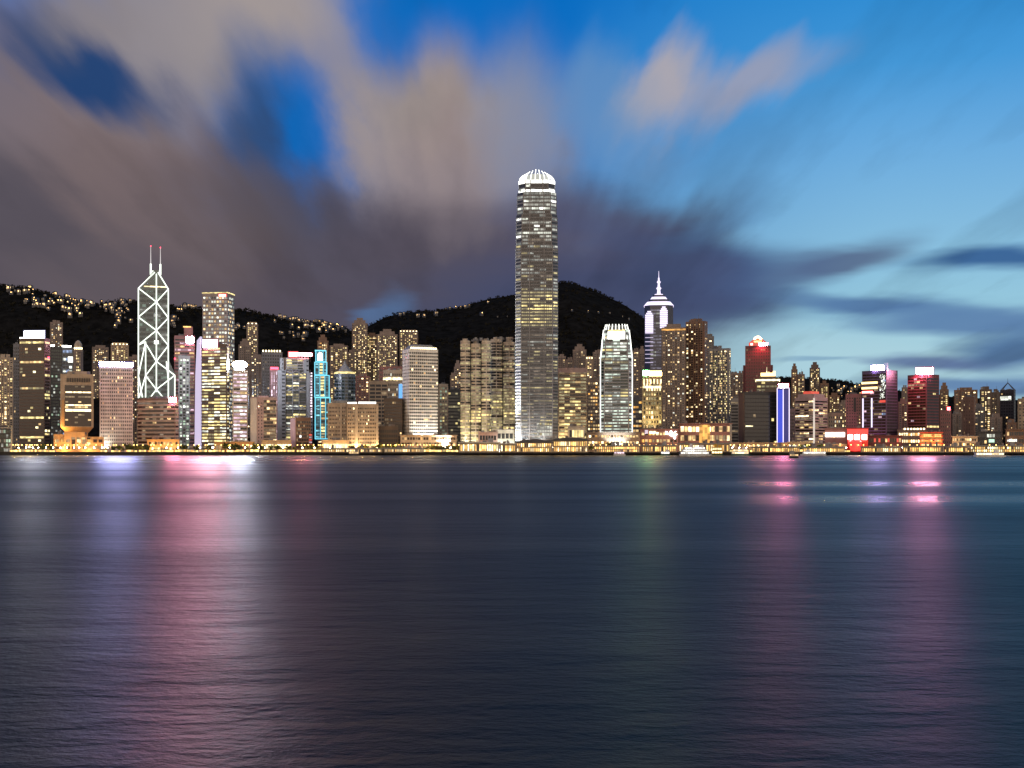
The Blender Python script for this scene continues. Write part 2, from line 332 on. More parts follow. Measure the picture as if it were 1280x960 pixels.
# woods on the slopes: one mass of crowns
fm = MB(); rnd = random.Random(5)
def clump(mb, c, r, m, rnd, n=9):
    """a leaf clump: irregular faces spread through a ball"""
    for _ in range(n):
        d = Vector((rnd.gauss(0, 1), rnd.gauss(0, 1), rnd.gauss(0, .8))).normalized(); p = Vector(c) + d * r * (.35 + .65 * rnd.random())
        u = d.orthogonal().normalized(); w = d.cross(u); a = rnd.random() * 6.28; q = r * (.35 + .35 * rnd.random())
        mb.face([p + (u * math.cos(a + k * 2.1 + rnd.random() * .5) + w * math.sin(a + k * 2.1)) * q for k in range(3)], m)
for Dr, pts in (RIDGE_L, RIDGE_P):
    for _ in range(3600):
        px = rnd.uniform(-40, 1150); t = 1 - rnd.random() ** 1.6 * .75
        y = D0 + (Dr - D0) * t * rnd.uniform(.985, 1.01); x = X(px, Dr); z = hill_z(x, y)
        if z < 40: continue
        r = rnd.uniform(3, 6); clump(fm, (x, y, z + r * .4), r, 'canopy', rnd, 7)
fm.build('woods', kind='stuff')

# ------------------------------------------------------------------ towers
STY = {
 'resi':   dict(p=.30, rowp=.0, lit=[('w_mid', 5), ('w_hi', 4), ('w_dim', 4), ('c_mid', 1)], dark='glass'),
 'resi_b': dict(p=.55, rowp=.0, lit=[('w_mid', 5), ('w_hi', 3), ('y_mid', 4), ('w_dim', 3)], dark='glass'),
 'resi_d': dict(p=.14, rowp=.0, lit=[('w_mid', 3), ('w_hi', 3), ('w_dim', 3)], dark='glass'),
 'office': dict(p=.45, rowp=.25, lit=[('y_dim', 4), ('y_mid', 4), ('w_mid', 2), ('c_mid', 2)], dark='glass_grey'),
 'office_b': dict(p=.85, rowp=.3, lit=[('y_mid', 5), ('y_dim', 2), ('c_mid', 3), ('y_hi', 2)], dark='glass_grey'),
 'office_d': dict(p=.06, rowp=.15, lit=[('y_mid', 3), ('w_mid', 3), ('y_hi', 2), ('y_dim', 3)], dark='glass_brown'),
 'white':  dict(p=.75, rowp=.3, lit=[('c_mid', 5), ('c_dim', 3), ('c_hi', 2)], dark='glass_grey'),
 'hotel':  dict(p=.10, rowp=.0, lit=[('w_mid', 3), ('w_dim', 4), ('w_hi', 1)], dark='glass'),
 'warm':   dict(p=.7, rowp=.2, lit=[('w_mid', 4), ('w_hi', 2), ('o_mid', 2), ('w_dim', 3)], dark='glass_brown'),
 'dark':   dict(p=.02, rowp=.02, lit=[('w_mid', 3), ('y_mid', 2)], dark='near_black'),
}
WM = {}
def wmesh(w, h, nx_, ny_, m):
    key = (round(w, 2), round(h, 2), round(nx_, 3), round(ny_, 3), m)
    if key not in WM:
        ux, uy = -ny_, nx_; q = [(-ux*w/2, -uy*w/2, -h/2), (ux*w/2, uy*w/2, -h/2), (ux*w/2, uy*w/2, h/2), (-ux*w/2, -uy*w/2, h/2)]
        WM[key] = MB().face(q, m).mesh('window')
    return WM[key]
def pick(r, opts):
    t = r.random() * sum(o[1] for o in opts)
    for o, w in opts:
        t -= w
        if t <= 0: return o
    return opts[-1][0]
class Tower:
    def __init__(s, name, label, cat, a, b, ytop, D, side=0, yaw=28, depth=None, z0=GZ, group=None, cap=100):
        s.D, s.z0, s.cap = D, z0, cap; s.rnd = random.Random(a * 7.3 + b + ytop)
        def ray(px): return Vector((X(px, 1), 1.0)).normalized()
        def meet(P, d, px):                      # distance along d from P to the vertical plane of column px
            q = Vector((X(px, 1), 1.0)); return (q.x * P.y - q.y * P.x) / (q.y * d.x - q.x * d.y)
        th = R(yaw) if side else 0
        if side < 0:
            P = Vector((X(a, D), D)); u = P.normalized(); r = Vector((u.y, -u.x))
            ex = r * math.cos(th) + u * math.sin(th); ey = -r * math.sin(th) + u * math.cos(th)
            s.w = meet(P, ex, b); s.d = depth or meet(P, ey, a + side); c = P + ex * s.w / 2 + ey * s.d / 2
        else:
            P = Vector((X(b, D), D)); u = P.normalized() if side else ray((a + b) / 2); r = Vector((u.y, -u.x))
            fd = -r * math.cos(th) + u * math.sin(th); ey = r * math.sin(th) + u * math.cos(th); ex = -fd
            s.w = meet(P, fd, a); s.d = depth or (meet(P, ey, b + side) if side else max(14, min(40, s.w * .8))); c = P - ex * s.w / 2 + ey * s.d / 2
        s.rot = math.atan2(ex.y, ex.x); s.ex, s.ey, s.c = ex, ey, c
        s.h = Z(ytop, D) - z0
        s.root = empty(name, label, cat, (c.x, c.y, z0), s.rot, group)
        s.pend = []; s.fp0 = c - ey * s.d / 2
    def zl(s, py): return Z(py, s.D) - s.z0
    def xl(s, px):                                # local x on the front plane for a photo column
        q = Vector((X(px, 1), 1.0)); P = s.fp0; d = s.ex
        return (q.x * P.y - q.y * P.x) / (q.y * d.x - q.x * d.y)
    def edge(s, f):
        w, d = s.w / 2, s.d / 2
        return {'f': ((-w, -d), (w, -d)), 'r': ((w, -d), (w, d)), 'l': ((-w, d), (-w, -d))}[f] if isinstance(f, str) else f
    def win(s, f, z0, z1, rows, cols, fw, fh, style, mx=1.0, off=.14, u0=None, u1=None, rowstyle=None):
        (ax, ay), (bx, by) = s.edge(f); Ln = math.hypot(bx-ax, by-ay); ux, uy = (bx-ax)/Ln, (by-ay)/Ln; nx_, ny_ = uy, -ux
        lo, hi = (mx if u0 is None else u0), (Ln - mx if u1 is None else u1)
        cw, rh = (hi - lo) / cols, (z1 - z0) / rows
        for r in range(rows):
            st = STY[rowstyle(r / rows) if rowstyle else style] if not isinstance(style, dict) else style
            p = .95 if s.rnd.random() < st['rowp'] else st['p']
            rowm = pick(s.rnd, st['lit'])
            for c in range(cols):
                lit = s.rnd.random() < p
                m = (rowm if p > .9 and s.rnd.random() < .7 else pick(s.rnd, st['lit'])) if lit else st['dark']
                u = lo + cw * (c + .5); z = z0 + rh * (r + .5)
                s.pend.append((lit, s.rnd.random(), ax + ux*u + nx_*off, ay + uy*u + ny_*off, z, cw*fw, rh*fh, nx_, ny_, m))
    def ledges(s, mb, z0, z1, n, m, out=.5, t=.8, poly=None):
        """floor slabs standing proud of the wall"""
        for k in range(n + 1):
            z = z0 + (z1 - z0) * k / n
            if poly is None: mb.box(-s.w/2 - out, s.w/2 + out, -s.d/2 - out, s.d/2 - .3, z - t/2, z + t/2, m)
    def clutter(s):
        r = s.rnd
        if s.D > 2140 or s.w < 12: return
        mb = MB()
        for k in range(3 + int(r.random() * 4)):
            w = r.uniform(1.5, 5); x = r.uniform(-s.w*.42, s.w*.42 - w); y = r.uniform(-s.d*.4, s.d*.2)
            mb.box(x, x + w, y, y + r.uniform(2, 5), s.h - .1, s.h + r.uniform(1.6, 4.5), r.choice(('mid_grey', 'grey', 'taupe')))
        s.part(mb, 'roof_equipment')
    def done(s):
        if getattr(s, 'flat', True): s.clutter()
        s.pend.sort(key=lambda q: (not q[0], q[1]))
        for q in s.pend[:s.cap]:
            o = bpy.data.objects.new('window', wmesh(q[5], q[6], q[7], q[8], q[9])); COL.objects.link(o); o.parent = s.root; o.location = (q[2], q[3], q[4])
        if len(s.pend) > s.cap:
            mb = MB()
            for _, _, x, y, z, w, h, nx_, ny_, m in s.pend[s.cap:]:
                ux, uy = -ny_ * w / 2, nx_ * w / 2
                mb.face([(x-ux, y-uy, z-h/2), (x+ux, y+uy, z-h/2), (x+ux, y+uy, z+h/2), (x-ux, y-uy, z+h/2)], m)
            mb.build('window_panes', s.root, kind='stuff')
        return s
    def part(s, mb, name, **k): return mb.build(name, s.root, **k)
    def plant(s, m='grey', n=1, hh=5, frac=.5):
        """roof plant rooms, tanks and an aerial"""
        mb = MB(); r = s.rnd
        for k in range(n):
            w = s.w * frac / n * r.uniform(.7, 1); x = -s.w/2*frac + s.w*frac*(k+.5)/n; h = hh * r.uniform(.7, 1.1)
            mb.box(x - w/2, x + w/2, -s.d*.25, s.d*.25, s.h - .2, s.h + h, m)
        s.part(mb, 'roof_plant_room')
        if r.random() < .6:
            s.part(MB().bar((s.w*.1, 0, s.h), (s.w*.1, 0, s.h + hh*2), .35, 'post_metal', 5, .12), 'aerial')
def parapet(T, m, t=.6, hh=1.3):
    w, d, h = T.w/2, T.d/2, T.h
    T.part(MB().box(-w, w, -d, -d+t, h, h+hh, m).box(-w, w, d-t, d, h, h+hh, m).box(-w, -w+t, -d+t, d-t, h, h+hh, m).box(w-t, w, -d+t, d-t, h, h+hh, m), 'parapet')
def flood(T, x, z, e, c, tx, tz, out=14, ang=100, blend=.6, r=1.0):
    """a floodlight beam aimed at the facade, added without a lamp body"""
    l = bpy.data.lights.new('floodlight_beam', 'SPOT'); l.energy = e; l.color = c; l.spot_size = R(ang); l.spot_blend = blend; l.shadow_soft_size = r
    o = bpy.data.objects.new('floodlight_beam', l); COL.objects.link(o); o.parent = T.root; o.location = (x, -T.d/2 - out, z)
    o.rotation_euler = (Vector((tx, -T.d/2, tz)) - o.location).to_track_quat('-Z', 'Y').to_euler()
def apartments(label, a, b, ytop, D, wall='taupe', sty='resi', side=0, bays=3, z0=None, group='apartment towers behind the waterfront', cap=60, top='plain', fl=3.2, name='apartment_tower', yaw=24, cat='apartment tower', wcols=None):
    x, y = X((a + b) / 2, D), D
    T = Tower(name, label, cat, a, b, ytop, D, side=side, z0=z0 if z0 is not None else max(GZ, hill_z(x, y) - 6) if D > 2150 else GZ, group=group, cap=cap, yaw=yaw)
    w, d, h = T.w, T.d, T.h
    mb = MB().box(-w/2, w/2, -d/2, d/2, -8, h, wall)
    cw = w / bays
    for k in range(bays):                          # projecting bays with recesses between
        x0 = -w/2 + cw * k
        mb.box(x0 + cw*.16, x0 + cw*.84, -d/2 - 1.6, -d/2 + .5, -8, h - 1.5, wall)
    T.part(mb, 'wall')
    rows = max(6, int(h / fl))
    for k in range(bays):
        x0 = -w/2 + cw * k; e = ((x0 + cw*.16, -d/2 - 1.6), (x0 + cw*.84, -d/2 - 1.6))
        T.win(e, 2, h - 3, rows, wcols or max(1, round(cw*.68/4.2)), .62, .55, sty, mx=.5)
        if k: T.win(((x0 - cw*.14, -d/2), (x0 + cw*.14, -d/2)), 2, h - 3, rows, 1, .5, .5, sty, mx=.1)
    if side: T.win('r' if side > 0 else 'l', 2, h - 3, rows, max(2, round(d/6)), .45, .5, sty)
    if top == 'plain': T.plant(wall, s_n(T), 5, .6)
    elif top == 'step':
        T.part(MB().box(-w*.36, w*.36, -d*.36, d*.36, h - .1, h + 6, wall).box(-w*.2, w*.2, -d*.2, d*.2, h + 5.9, h + 11, wall), 'roof_plant_room')
    elif top == 'orange':
        T.part(MB().box(-w*.3, w*.3, -d*.3, d*.3, h - .1, h + 5, wall), 'roof_plant_room'); T.part(MB().box(-w/2, w*.5, -d/2 - 1.9, -d/2 - 1.2, h - 4.2, h - 2.2, 'o_mid'), 'orange_roof_edge')
    elif top == 'lights':
        T.part(MB().box(-w*.4, w*.4, -d*.3, d*.3, h - .1, h + 4, wall), 'roof_plant_room')
        for k in range(max(3, int(w/6))):
            xx = -w/2 + w * (k + .5) / max(3, int(w/6)); T.part(MB().box(xx-1, xx+1, -d/2-.3, -d/2+.6, h, h+1.6, 'lamp_warm'), 'roof_lamp')
    return T.done()
def s_n(T): return 1 + int(T.rnd.random() * 2)
def office(label, a, b, ytop, D, wall='grey', sty='office', side=0, rows=None, cols=1, fw=1.0, fh=.55, yaw=28, ledge=None, fins=0, finm=None, cat='office tower', group=None, name='office_tower', mx=1.0, sidecols=None, sidesty=None, cap=100, plant=True, ztop=None, rowstyle=None, fl=3.9, base=0, depth=None):
    T = Tower(name, label, cat, a, b, ytop, D, side=side, yaw=yaw, group=group, cap=cap, depth=depth)
    w, d, h = T.w, T.d, T.h; top = ztop or h - 2.5
    mb = MB().box(-w/2, w/2, -d/2, d/2, -1, h, wall)
    rows = rows or max(3, int((top - base) / fl))
    if ledge: T.ledges(mb, base, top, rows, ledge, .5, (top-base)/rows*(1-fh)*.8)
    T.part(mb, 'wall')
    T.win('f', base, top, rows, cols, fw, fh, sty, mx=mx, rowstyle=rowstyle)
    if side: T.win('r' if side > 0 else 'l', base, top, rows, sidecols or (1 if cols == 1 else max(1, round(cols*d/w))), fw, fh, sidesty or sty, mx=mx, rowstyle=rowstyle)
    if fins:
        fm_ = MB()
        for k in range(fins + 1):
            x = -w/2 + w*k/fins; fm_.box(x-.35, x+.35, -d/2-.9, -d/2-.2, base, top+1, finm or wall)
        T.part(fm_, 'facade_fins')
    parapet(T, wall)
    if plant: T.plant('mid_grey', s_n(T), 4, .5)
    return T
HALO = {'sign_far_pink': 'rim_red', 'sign_white': 'rim_white', 'sign_pink': 'rim_pink', 'sign_blue': 'rim_blue', 'sign_rose': 'rim_pink', 'sign_crimson': 'rim_red', 'sign_hot': 'rim_red', 'sign_violet': 'rim_blue', 'sign_red': 'rim_red', 'sign_gold': 'rim_gold', 'sign_green': 'rim_green'}
def roof_sign(T, px0, px1, y0, y1, m, name='rooftop_sign', y=None, depth=1.2, frame=True, label=None, face=0):
    """illuminated sign box on a little frame: the face and its under side shine"""
    x0, x1 = T.xl(px0), T.xl(px1); zb, zt = T.zl(y1), T.zl(y0); y = -T.d/2 + .4 if y is None else y; y2 = y + depth
    mb = MB().box(x0, x1, y + .02, y2, zb + .02, zt, 'dark_grey').face([(x0, y, zb), (x1, y, zb), (x1, y, zt), (x0, y, zt)], m).face([(x0, y2, zb), (x1, y2, zb), (x1, y, zb), (x0, y, zb)], m)
    o = T.part(mb, name)
    if face:
        c_, s_ = math.cos(face), math.sin(face); mx_, my_ = (x0 + x1)/2, (y + y2)/2; o.rotation_euler = (0, 0, face); o.location = (mx_ - c_*mx_ + s_*my_, my_ - s_*mx_ - c_*my_, 0)
    if frame:
        fb = MB()
        for k in range(4):
            x = x0 + (x1 - x0) * (k + .5) / 4; fb.bar((x, y2 + .4, min(zb, T.h)), (x, y2 + .4, zt), .2, 'post_metal', 4)
        fb.build('sign_frame', o)
    if m in HALO:  # added glowing rim stands in for the bloom around the sign
        b = HALO[m]; g = 1.3; e = MB(); e.box(x0 - g, x0 - .02, y + .3, y2 - .1, zb - g*.6, zt + g, b).box(x1 + .02, x1 + g, y + .3, y2 - .1, zb - g*.6, zt + g, b).box(x0 - .02, x1 + .02, y + .3, y2 - .1, zt + .02, zt + g, b)
        e.build('sign_halo', o)
    if label: o['label'] = label
    return o
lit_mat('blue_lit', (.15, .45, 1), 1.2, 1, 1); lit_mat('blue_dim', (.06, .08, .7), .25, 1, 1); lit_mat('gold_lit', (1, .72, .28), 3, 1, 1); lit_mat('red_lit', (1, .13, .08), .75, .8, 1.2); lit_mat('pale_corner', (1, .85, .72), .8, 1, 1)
lit_mat('lamp_warm', (1, .82, .45), 5, 1, 1)
lit_mat('tube_white', (.92, 1, .86), 2.2, 1, 1); lit_mat('tube_soft', (1, .92, .9), .75, 1, 1); lit_mat('g_dim', (.7, 1, .8), .16)
lit_mat('g_soft', (.84, 1, .84), .85)
lit_mat('sign_script', (1, .92, .95), 6, 1, 1); lit_mat('sign_soft', (1, .95, .85), 4, 1, 1); lit_mat('red_sign', (1, .06, .05), 1.3, 1, 1, sample=True)
lit_mat('house_hi', (1, .56, .18), 4.0, .2, 2.2, cell=(90, 90, 90)); lit_mat('house_lo', (1, .62, .28), 1.3, .1, 2, cell=(60, 60, 60)); lit_mat('house_dim', (1, .70, .4), .5, .2, 2, cell=(60, 60, 60))
simple('prism_glass', (.12, .145, .135), .3); simple('prism_dark', (.05, .065, .065), .2)
simple('star_glass', (.045, .05, .085), .2)
wall_mat('teal_wall', (.06, .16, .2), .5); lit_mat('cy_dim', (.25, .75, .95), .3); lit_mat('cy_mid', (.3, .85, 1), .8)
for nm, c, s in [('rim_white', (.62, .66, 1), .55), ('rim_pink', (1, .22, .36), .6), ('rim_blue', (.25, .25, 1), .7), ('rim_red', (1, .06, .10), .55), ('rim_gold', (1, .5, .1), .8), ('rim_green', (.1, .8, .2), .6)]:  # dim saturated glow for the added halos round the signs
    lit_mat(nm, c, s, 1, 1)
lit_mat('gold_hi', (1, .58, .16), 3.2); lit_mat('gold_mid', (1, .54, .14), 1.5)
lit_mat('y_soft', (1, .84, .42), .5); lit_mat('drum_glow', (1, 1, .88), .5, 1, 1)
lit_mat('c_soft', (.97, .98, .86), .5); lit_mat('l_dim', (.72, .70, 1), .13); lit_mat('l_dim2', (.75, .72, 1), .22)
# ------------------------------------------------------------------ hero towers
def crown_tower():
    # the tallest tower: stepped shaft with rounded corners and a glowing clawed crown
    T = Tower('tall_tower', 'tallest tower in the city with stepped shaft and white glowing clawed crown', 'office tower', 644.5, 697.5, 216, 1575, depth=44)
    w, d = T.w, T.d; z1, z2, z3, z4 = T.zl(307), T.zl(268), T.zl(240), T.zl(224)
    mb = MB()
    secs = [(-1, z1, 1.0, 7), (z1, z2, .975, 7.5), (z2, z3, .93, 8), (z3, z4, .85, 8.5)]
    for a, b, k, c in secs: mb.prism(chamfer(w*k, d*k, c), a, b, 'steel_blue')
    T.part(mb, 'wall')
    sl_ = MB(); rb = MB()
    for a, b, k, c in secs:
        n = int((b - a) / 4.1)
        P = chamfer(w*k + .9, d*k + .9, c)
        for i in range(n):
            z = a + (b - a) * i / n; sl_.prism(P, z, z + 1.15, 'shaft_metal')
        for x in [-w*k/2 + c, -w*k*.17, w*k*.17, w*k/2 - c]: rb.box(x - .5, x + .5, -d*k/2 - 1.1, -d*k/2 - .1, a, b, 'shaft_metal')
        for i in range(1, 16): x = -w*k/2 + c + (w*k - 2*c)*i/16; rb.box(x - .16, x + .16, -d*k/2 - .95, -d*k/2 - .1, a, b, 'mid_grey')
    T.part(sl_, 'floor_bands'); T.part(rb, 'facade_ribs')
    def rs(k0, b0, b1):
        def f(r):
            py = b0 + (b1 - b0) * r
            if py > 430: return 'ifc_low'
            if 362 < py < 405: return 'ifc_hi'
            if py < 300: return 'ifc_top'
            return 'ifc_mid'
        return f
    STY['ifc_low'] = dict(p=.50, rowp=.15, lit=[('c_dim', 5), ('y_mid', 1), ('a_dim', 6), ('y_dim', 6), ('y_soft', 2)], dark='glass_grey')
    STY['ifc_mid'] = dict(p=.45, rowp=.25, lit=[('c_dim', 5), ('y_soft', 3), ('a_dim', 5), ('c_soft', 2)], dark='glass_grey')
    STY['ifc_hi'] = dict(p=.85, rowp=.6, lit=[('y_soft', 6), ('y_mid', 3), ('y_dim', 2)], dark='glass_grey')
    STY['ifc_top'] = dict(p=.35, rowp=.35, lit=[('c_mid', 3), ('c_soft', 4), ('c_hi', 1), ('c_dim', 4)], dark='glass_grey')
    pys = [(549, 307), (307, 268), (268, 240), (240, 224)]
    for (a, b, k, c), (p0, p1) in zip(secs, pys):
        P = chamfer(w*k + .9, d*k + .9, c); n = int((b - a) / 4.1)
        zz = a + 1.15 if a > 0 else 1.15
        for e, cols in ((((P[0]), (P[1])), 5), ((P[1], P[2]), 1), ((P[7], P[0]), 1)):
            T.win(e, zz, b + 1.15, n, cols, .94, .62, 'ifc_mid', mx=.8, off=-.25, rowstyle=rs(k, p0, p1))
    # crown: drum in a ring of inward-curving claws, its floodlight put in as emission
    T.part(MB().prism(chamfer(w*.66, d*.66, 9), z4 - .2, T.zl(215), 'drum_glow', chamfer(w*.5, d*.5, 7)), 'crown_drum')
    T.part(MB().prism(chamfer(w*.86, d*.86, 8.5), T.zl(242), T.zl(236), 'neon_white'), 'light_band')
    T.part(MB().prism(chamfer(w*.87, d*.87, 8.6), T.zl(229), T.zl(224), 'neon_white'), 'light_band')
    nclaw = 24
    P = chamfer(w*.84, d*.84, 8.5)
    per = [math.dist(P[i], P[(i+1) % 8]) for i in range(8)]; tot = sum(per)
    for k in range(nclaw):
        t = tot * k / nclaw; i = 0
        while t > per[i]: t -= per[i]; i += 1
        a, b = P[i], P[(i+1) % 8]; x, y = a[0] + (b[0]-a[0])*t/per[i], a[1] + (b[1]-a[1])*t/per[i]
        cl = MB(); hz = T.zl(209) - z4; f = 1 - .35 * abs(x) / (w*.42)
        q = [(x*g, y*g, z4 + hz*f*u) for g, u in ((1, -.1), (.95, .35), (.82, .7), (.62, 1))]
        for p, r in zip(q, q[1:]): cl.bar(p, r, .5, 'claw_glow', 5)
        T.part(cl, 'crown_claw')
    # wing walls left bright at three setbacks
    for py0, py1, px0, px1 in ((242, 226, 648.5, 652.5), (312, 296, 645, 648), (300, 318, 656, 660), (352, 338, 653, 668)):
        pass
    T.win('f', T.zl(545), T.zl(528), 4, 6, .8, .7, dict(p=1, rowp=0, lit=[('c_mid', 2), ('c_soft', 3), ('y_soft', 2)], dark='glass'), u0=T.xl(671) + w/2, u1=T.xl(690) + w/2, off=1.3)
    flood(T, -w/2 - 12, 2, 9e5, (1, .97, .9), -w/2 + 2, 45, out=3, ang=80); flood(T, -w/2 - 40, 3, 6e6, (1, .97, .9), -w/2, 110, out=1, ang=52); flood(T, -w/2 + 4, 3, 1.6e5, (1, .97, .9), -w/2 + 6, 30, out=12, ang=90)
    flood(T, w*.1, 6, 9e4, (1, .95, .85), w*.05, 45, out=24, ang=90)
    T.flat = False; T.done()
crown_tower()

def crossed_tower():
    # prism tower with white light tubes along its edges and crossed diagonals, two masts
    T = Tower('prism_tower', 'dark glass prism tower outlined in white crossed light tubes with two masts', 'office tower', 172.5, 211, 361.5, 1880, depth=44)
    w, d = T.w, T.d; xl, zl = T.xl, T.zl
    apex = zl(338); sh = T.h; cxm = xl(195.5)
    body = MB()
    # main shaft with sloping shoulders to the apex
    fy = -d/2
    pr = [(-w/2, -3), (w/2, -3), (w/2, sh), (cxm + 2.6, apex), (cxm - 2.6, apex), (-w/2, sh)]
    k = len(body.v); body.v += [(x, fy, z) for x, z in pr] + [(x, d/2, z) for x, z in pr]; mi = body.mi('prism_glass')
    n = len(pr); body.f.append(tuple(range(n))); body.m.append(mi); body.f.append(tuple(reversed(range(n, 2*n)))); body.m.append(mi)
    for i in range(n): j = (i+1) % n; body.f.append((i, n+i, n+j, j)); body.m.append(mi)
    T.part(body, 'glass_shaft')
    # the lower quarter prism on the right with its sloping glass roof
    xr = xl(219); wg = MB(); pr = [(w/2 + .01, -3), (xr, -3), (xr, zl(468)), (w/2 + .01, zl(450))]; mi = wg.mi('prism_glass'); y0, y1 = fy + .1, d/2 - 8
    wg.v += [(x, y0, z) for x, z in pr] + [(x, y1, z) for x, z in pr]; n = 4
    wg.f.append((0, 1, 2, 3)); wg.f.append((7, 6, 5, 4))
    for i in range(n): j = (i+1) % n; wg.f.append((i, n+i, n+j, j))
    wg.m += [mi] * 6; T.part(wg, 'lower_glass_prism')
    def tube(pts, r=.78, name='light_tube'):
        for a, b in zip(pts, pts[1:]):
            T.part(MB().bar(a, b, r, 'tube_white', 6), name)
    Y = fy - .9; P = lambda px, py: (xl(px), Y, zl(py))
    L_, R_, C_ = 173, 210.4, 195.5
    tube([P(L_, 361.5), P(L_, 498)]); tube([P(R_, 361.5), P(R_, 498)]); tube([P(C_, 343), P(C_, 490)])
    tube([P(L_, 361.5), P(193.5, 341)]); tube([P(R_, 361.5), P(197.5, 341)])
    tube([P(L_, 361.5), P(C_, 378)]); tube([P(R_, 361.5), P(C_, 378)])
    tube([P(C_, 378), P(L_, 397.5)]); tube([P(C_, 378), P(R_, 397.5)])
    tube([P(L_, 397.5), P(C_, 413.5)]); tube([P(R_, 397.5), P(C_, 413.5)])
    tube([P(C_, 413.5), P(L_, 432)]); tube([P(C_, 413.5), P(R_, 432)])
    tube([P(R_, 432), P(C_, 452)]); tube([P(182, 430), P(C_, 452)])
    tube([P(182, 428), P(182, 497)]); tube([P(182, 428), P(L_, 470)]); tube([P(L_, 432), P(182, 428)])
    tube([P(C_, 452), P(182, 470)]); tube([P(C_, 452), P(218.5, 469)]); tube([P(L_, 470), P(178, 497)])
    tube([P(182, 470), P(C_, 487)]); tube([P(218.5, 469), P(C_, 487)]); tube([P(218.5, 469), P(218.5, 498)]); tube([P(C_, 487), P(188, 497)]); tube([P(C_, 487), P(204, 497)]); tube([P(182, 470), P(174, 497)])
    tube([P(208, 452), P(R_, 475)])
    # pyramid cap and masts
    T.part(MB().box(xl(190), xl(201.5), -4, 4, apex - 1, zl(337), 'tube_white'), 'cap_beam')
    for px, top in ((188.4, 304.5), (200.6, 306)):
        mt = T.part(MB().bar((xl(px), 0, zl(346)), (xl(px), 0, zl(328)), 1.25, 'tube_white', 6).bar((xl(px), 0, zl(328)), (xl(px), 0, zl(top + 2)), .7, 'tube_soft', 6, .35), 'mast')
        MB().lathe([(0, zl(top + 2)), (.9, zl(top + 1.2)), (0, zl(top))], 'beacon_red', 8, (xl(px), 0)).build('beacon', mt)
    # floors showing faintly through the glass
    STY['boc'] = dict(p=.25, rowp=.05, lit=[('c_dim', 3), ('g_dim', 5)], dark='prism_dark')
    T.win(((-w/2, fy), (w/2, fy)), 0, zl(362), 34, 4, .9, .55, 'boc', off=.2)
    T.part(MB().box(xl(180), xl(209), fy - .5, fy - .2, zl(359.5), zl(358.3), 'w_hi'), 'lit_floor')
    T.part(MB().box(xl(193), xl(198), fy - 1.2, fy - .5, zl(430), zl(426.5), 'sign_plain'), 'bright_lamp')
    T.flat = False; T.done()
crossed_tower()

def lit_crown_tower():
    # the shorter sister of the tallest tower
    T = Tower('crowned_tower', 'shorter bright greenish white tower with tapering crowned top near the piers', 'office tower', 750.5, 790.5, 412, 1590, depth=34)
    w, d = T.w, T.d; zl = T.zl
    secs = [(-1, zl(448), 1.0, 5), (zl(448), zl(424), .95, 5.5), (zl(424), zl(412), .84, 6), (zl(412), zl(407), .72, 6)]
    mb = MB(); sl_ = MB(); rb = MB()
    for a, b, k, c in secs:
        mb.prism(chamfer(w*k, d*k, c), a, b, 'steel_blue'); n = max(1, int((b-a)/3.8)); P = chamfer(w*k+.8, d*k+.8, c)
        for i in range(n): z = a + (b-a)*i/n; sl_.prism(P, z, z+.95, 'silver')
        for x in (-w*k/2 + c, w*k/2 - c): rb.box(x-.6, x+.6, -d*k/2-1.2, -d*k/2-.1, a, b, 'silver')
    T.part(mb, 'wall'); T.part(sl_, 'floor_bands'); T.part(rb, 'facade_ribs')
    STY['ifc1'] = dict(p=.80, rowp=.45, lit=[('g_soft', 6), ('c_mid', 3), ('y_mid', 2), ('c_dim', 2)], dark='glass_green')
    STY['ifc1m'] = dict(p=.45, rowp=.2, lit=[('g_soft', 3), ('c_dim', 3), ('y_dim', 2)], dark='glass_green')
    STY['ifc1b'] = dict(p=.97, rowp=.8, lit=[('c_hi', 2), ('c_mid', 4)], dark='glass_green')
    for (a, b, k, c) in secs[:3]:
        P = chamfer(w*k+.8, d*k+.8, c); n = max(1, int((b-a)/3.8)); a0 = max(a, 0) + .95
        f = (lambda r: 'ifc1b' if r < .22 else 'ifc1' if r < .62 else 'ifc1m') if a < 0 else (lambda r: 'ifc1')
        for e, cols in (((P[0], P[1]), 3), ((P[1], P[2]), 1), ((P[7], P[0]), 1)): T.win(e, a0, b+.95, n, cols, .95, .62, 'ifc1', mx=.5, off=-.2, rowstyle=f)
    T.part(MB().prism(chamfer(w*.62, d*.62, 5), zl(413), zl(408), 'drum_glow'), 'crown_drum')  # floodlight on this crown put in as emission of drum and claws
    T.part(MB().box(-w*.27, w*.27, -d*.42 - 1.3, -d*.42 - .6, zl(427), zl(414), 'neon_white'), 'light_panel')
    P = chamfer(w*.86, d*.86, 6); per = [math.dist(P[i], P[(i+1) % 8]) for i in range(8)]; tot = sum(per); nc = 22
    for k in range(nc):
        t = tot*k/nc; i = 0
        while t > per[i]: t -= per[i]; i += 1
        a, b = P[i], P[(i+1) % 8]; x, y = a[0]+(b[0]-a[0])*t/per[i], a[1]+(b[1]-a[1])*t/per[i]
        q = [(x*g, y*g, z) for g, z in ((1.02, zl(424)), (.93, zl(414)), (.78, zl(404.5)))]
        cl = MB(); [cl.bar(p, r, .55, 'claw_glow', 5) for p, r in zip(q, q[1:])]; T.part(cl, 'crown_claw')
    for sx_ in (-1, 1):
        T.part(MB().bar((sx_*w*.5, -d/2+4, 0), (sx_*w*.5, -d/2+4, zl(448)), .55, 'neon_white', 5).bar((sx_*w*.5, -d/2+4, zl(448)), (sx_*w*.40, -d/2+5, zl(412)), .7, 'neon_white', 5), 'edge_light')
    flood(T, 0, 4, 1.2e5, (.95, 1, .9), 0, 40, out=22, ang=100)
    T.flat = False; T.done()
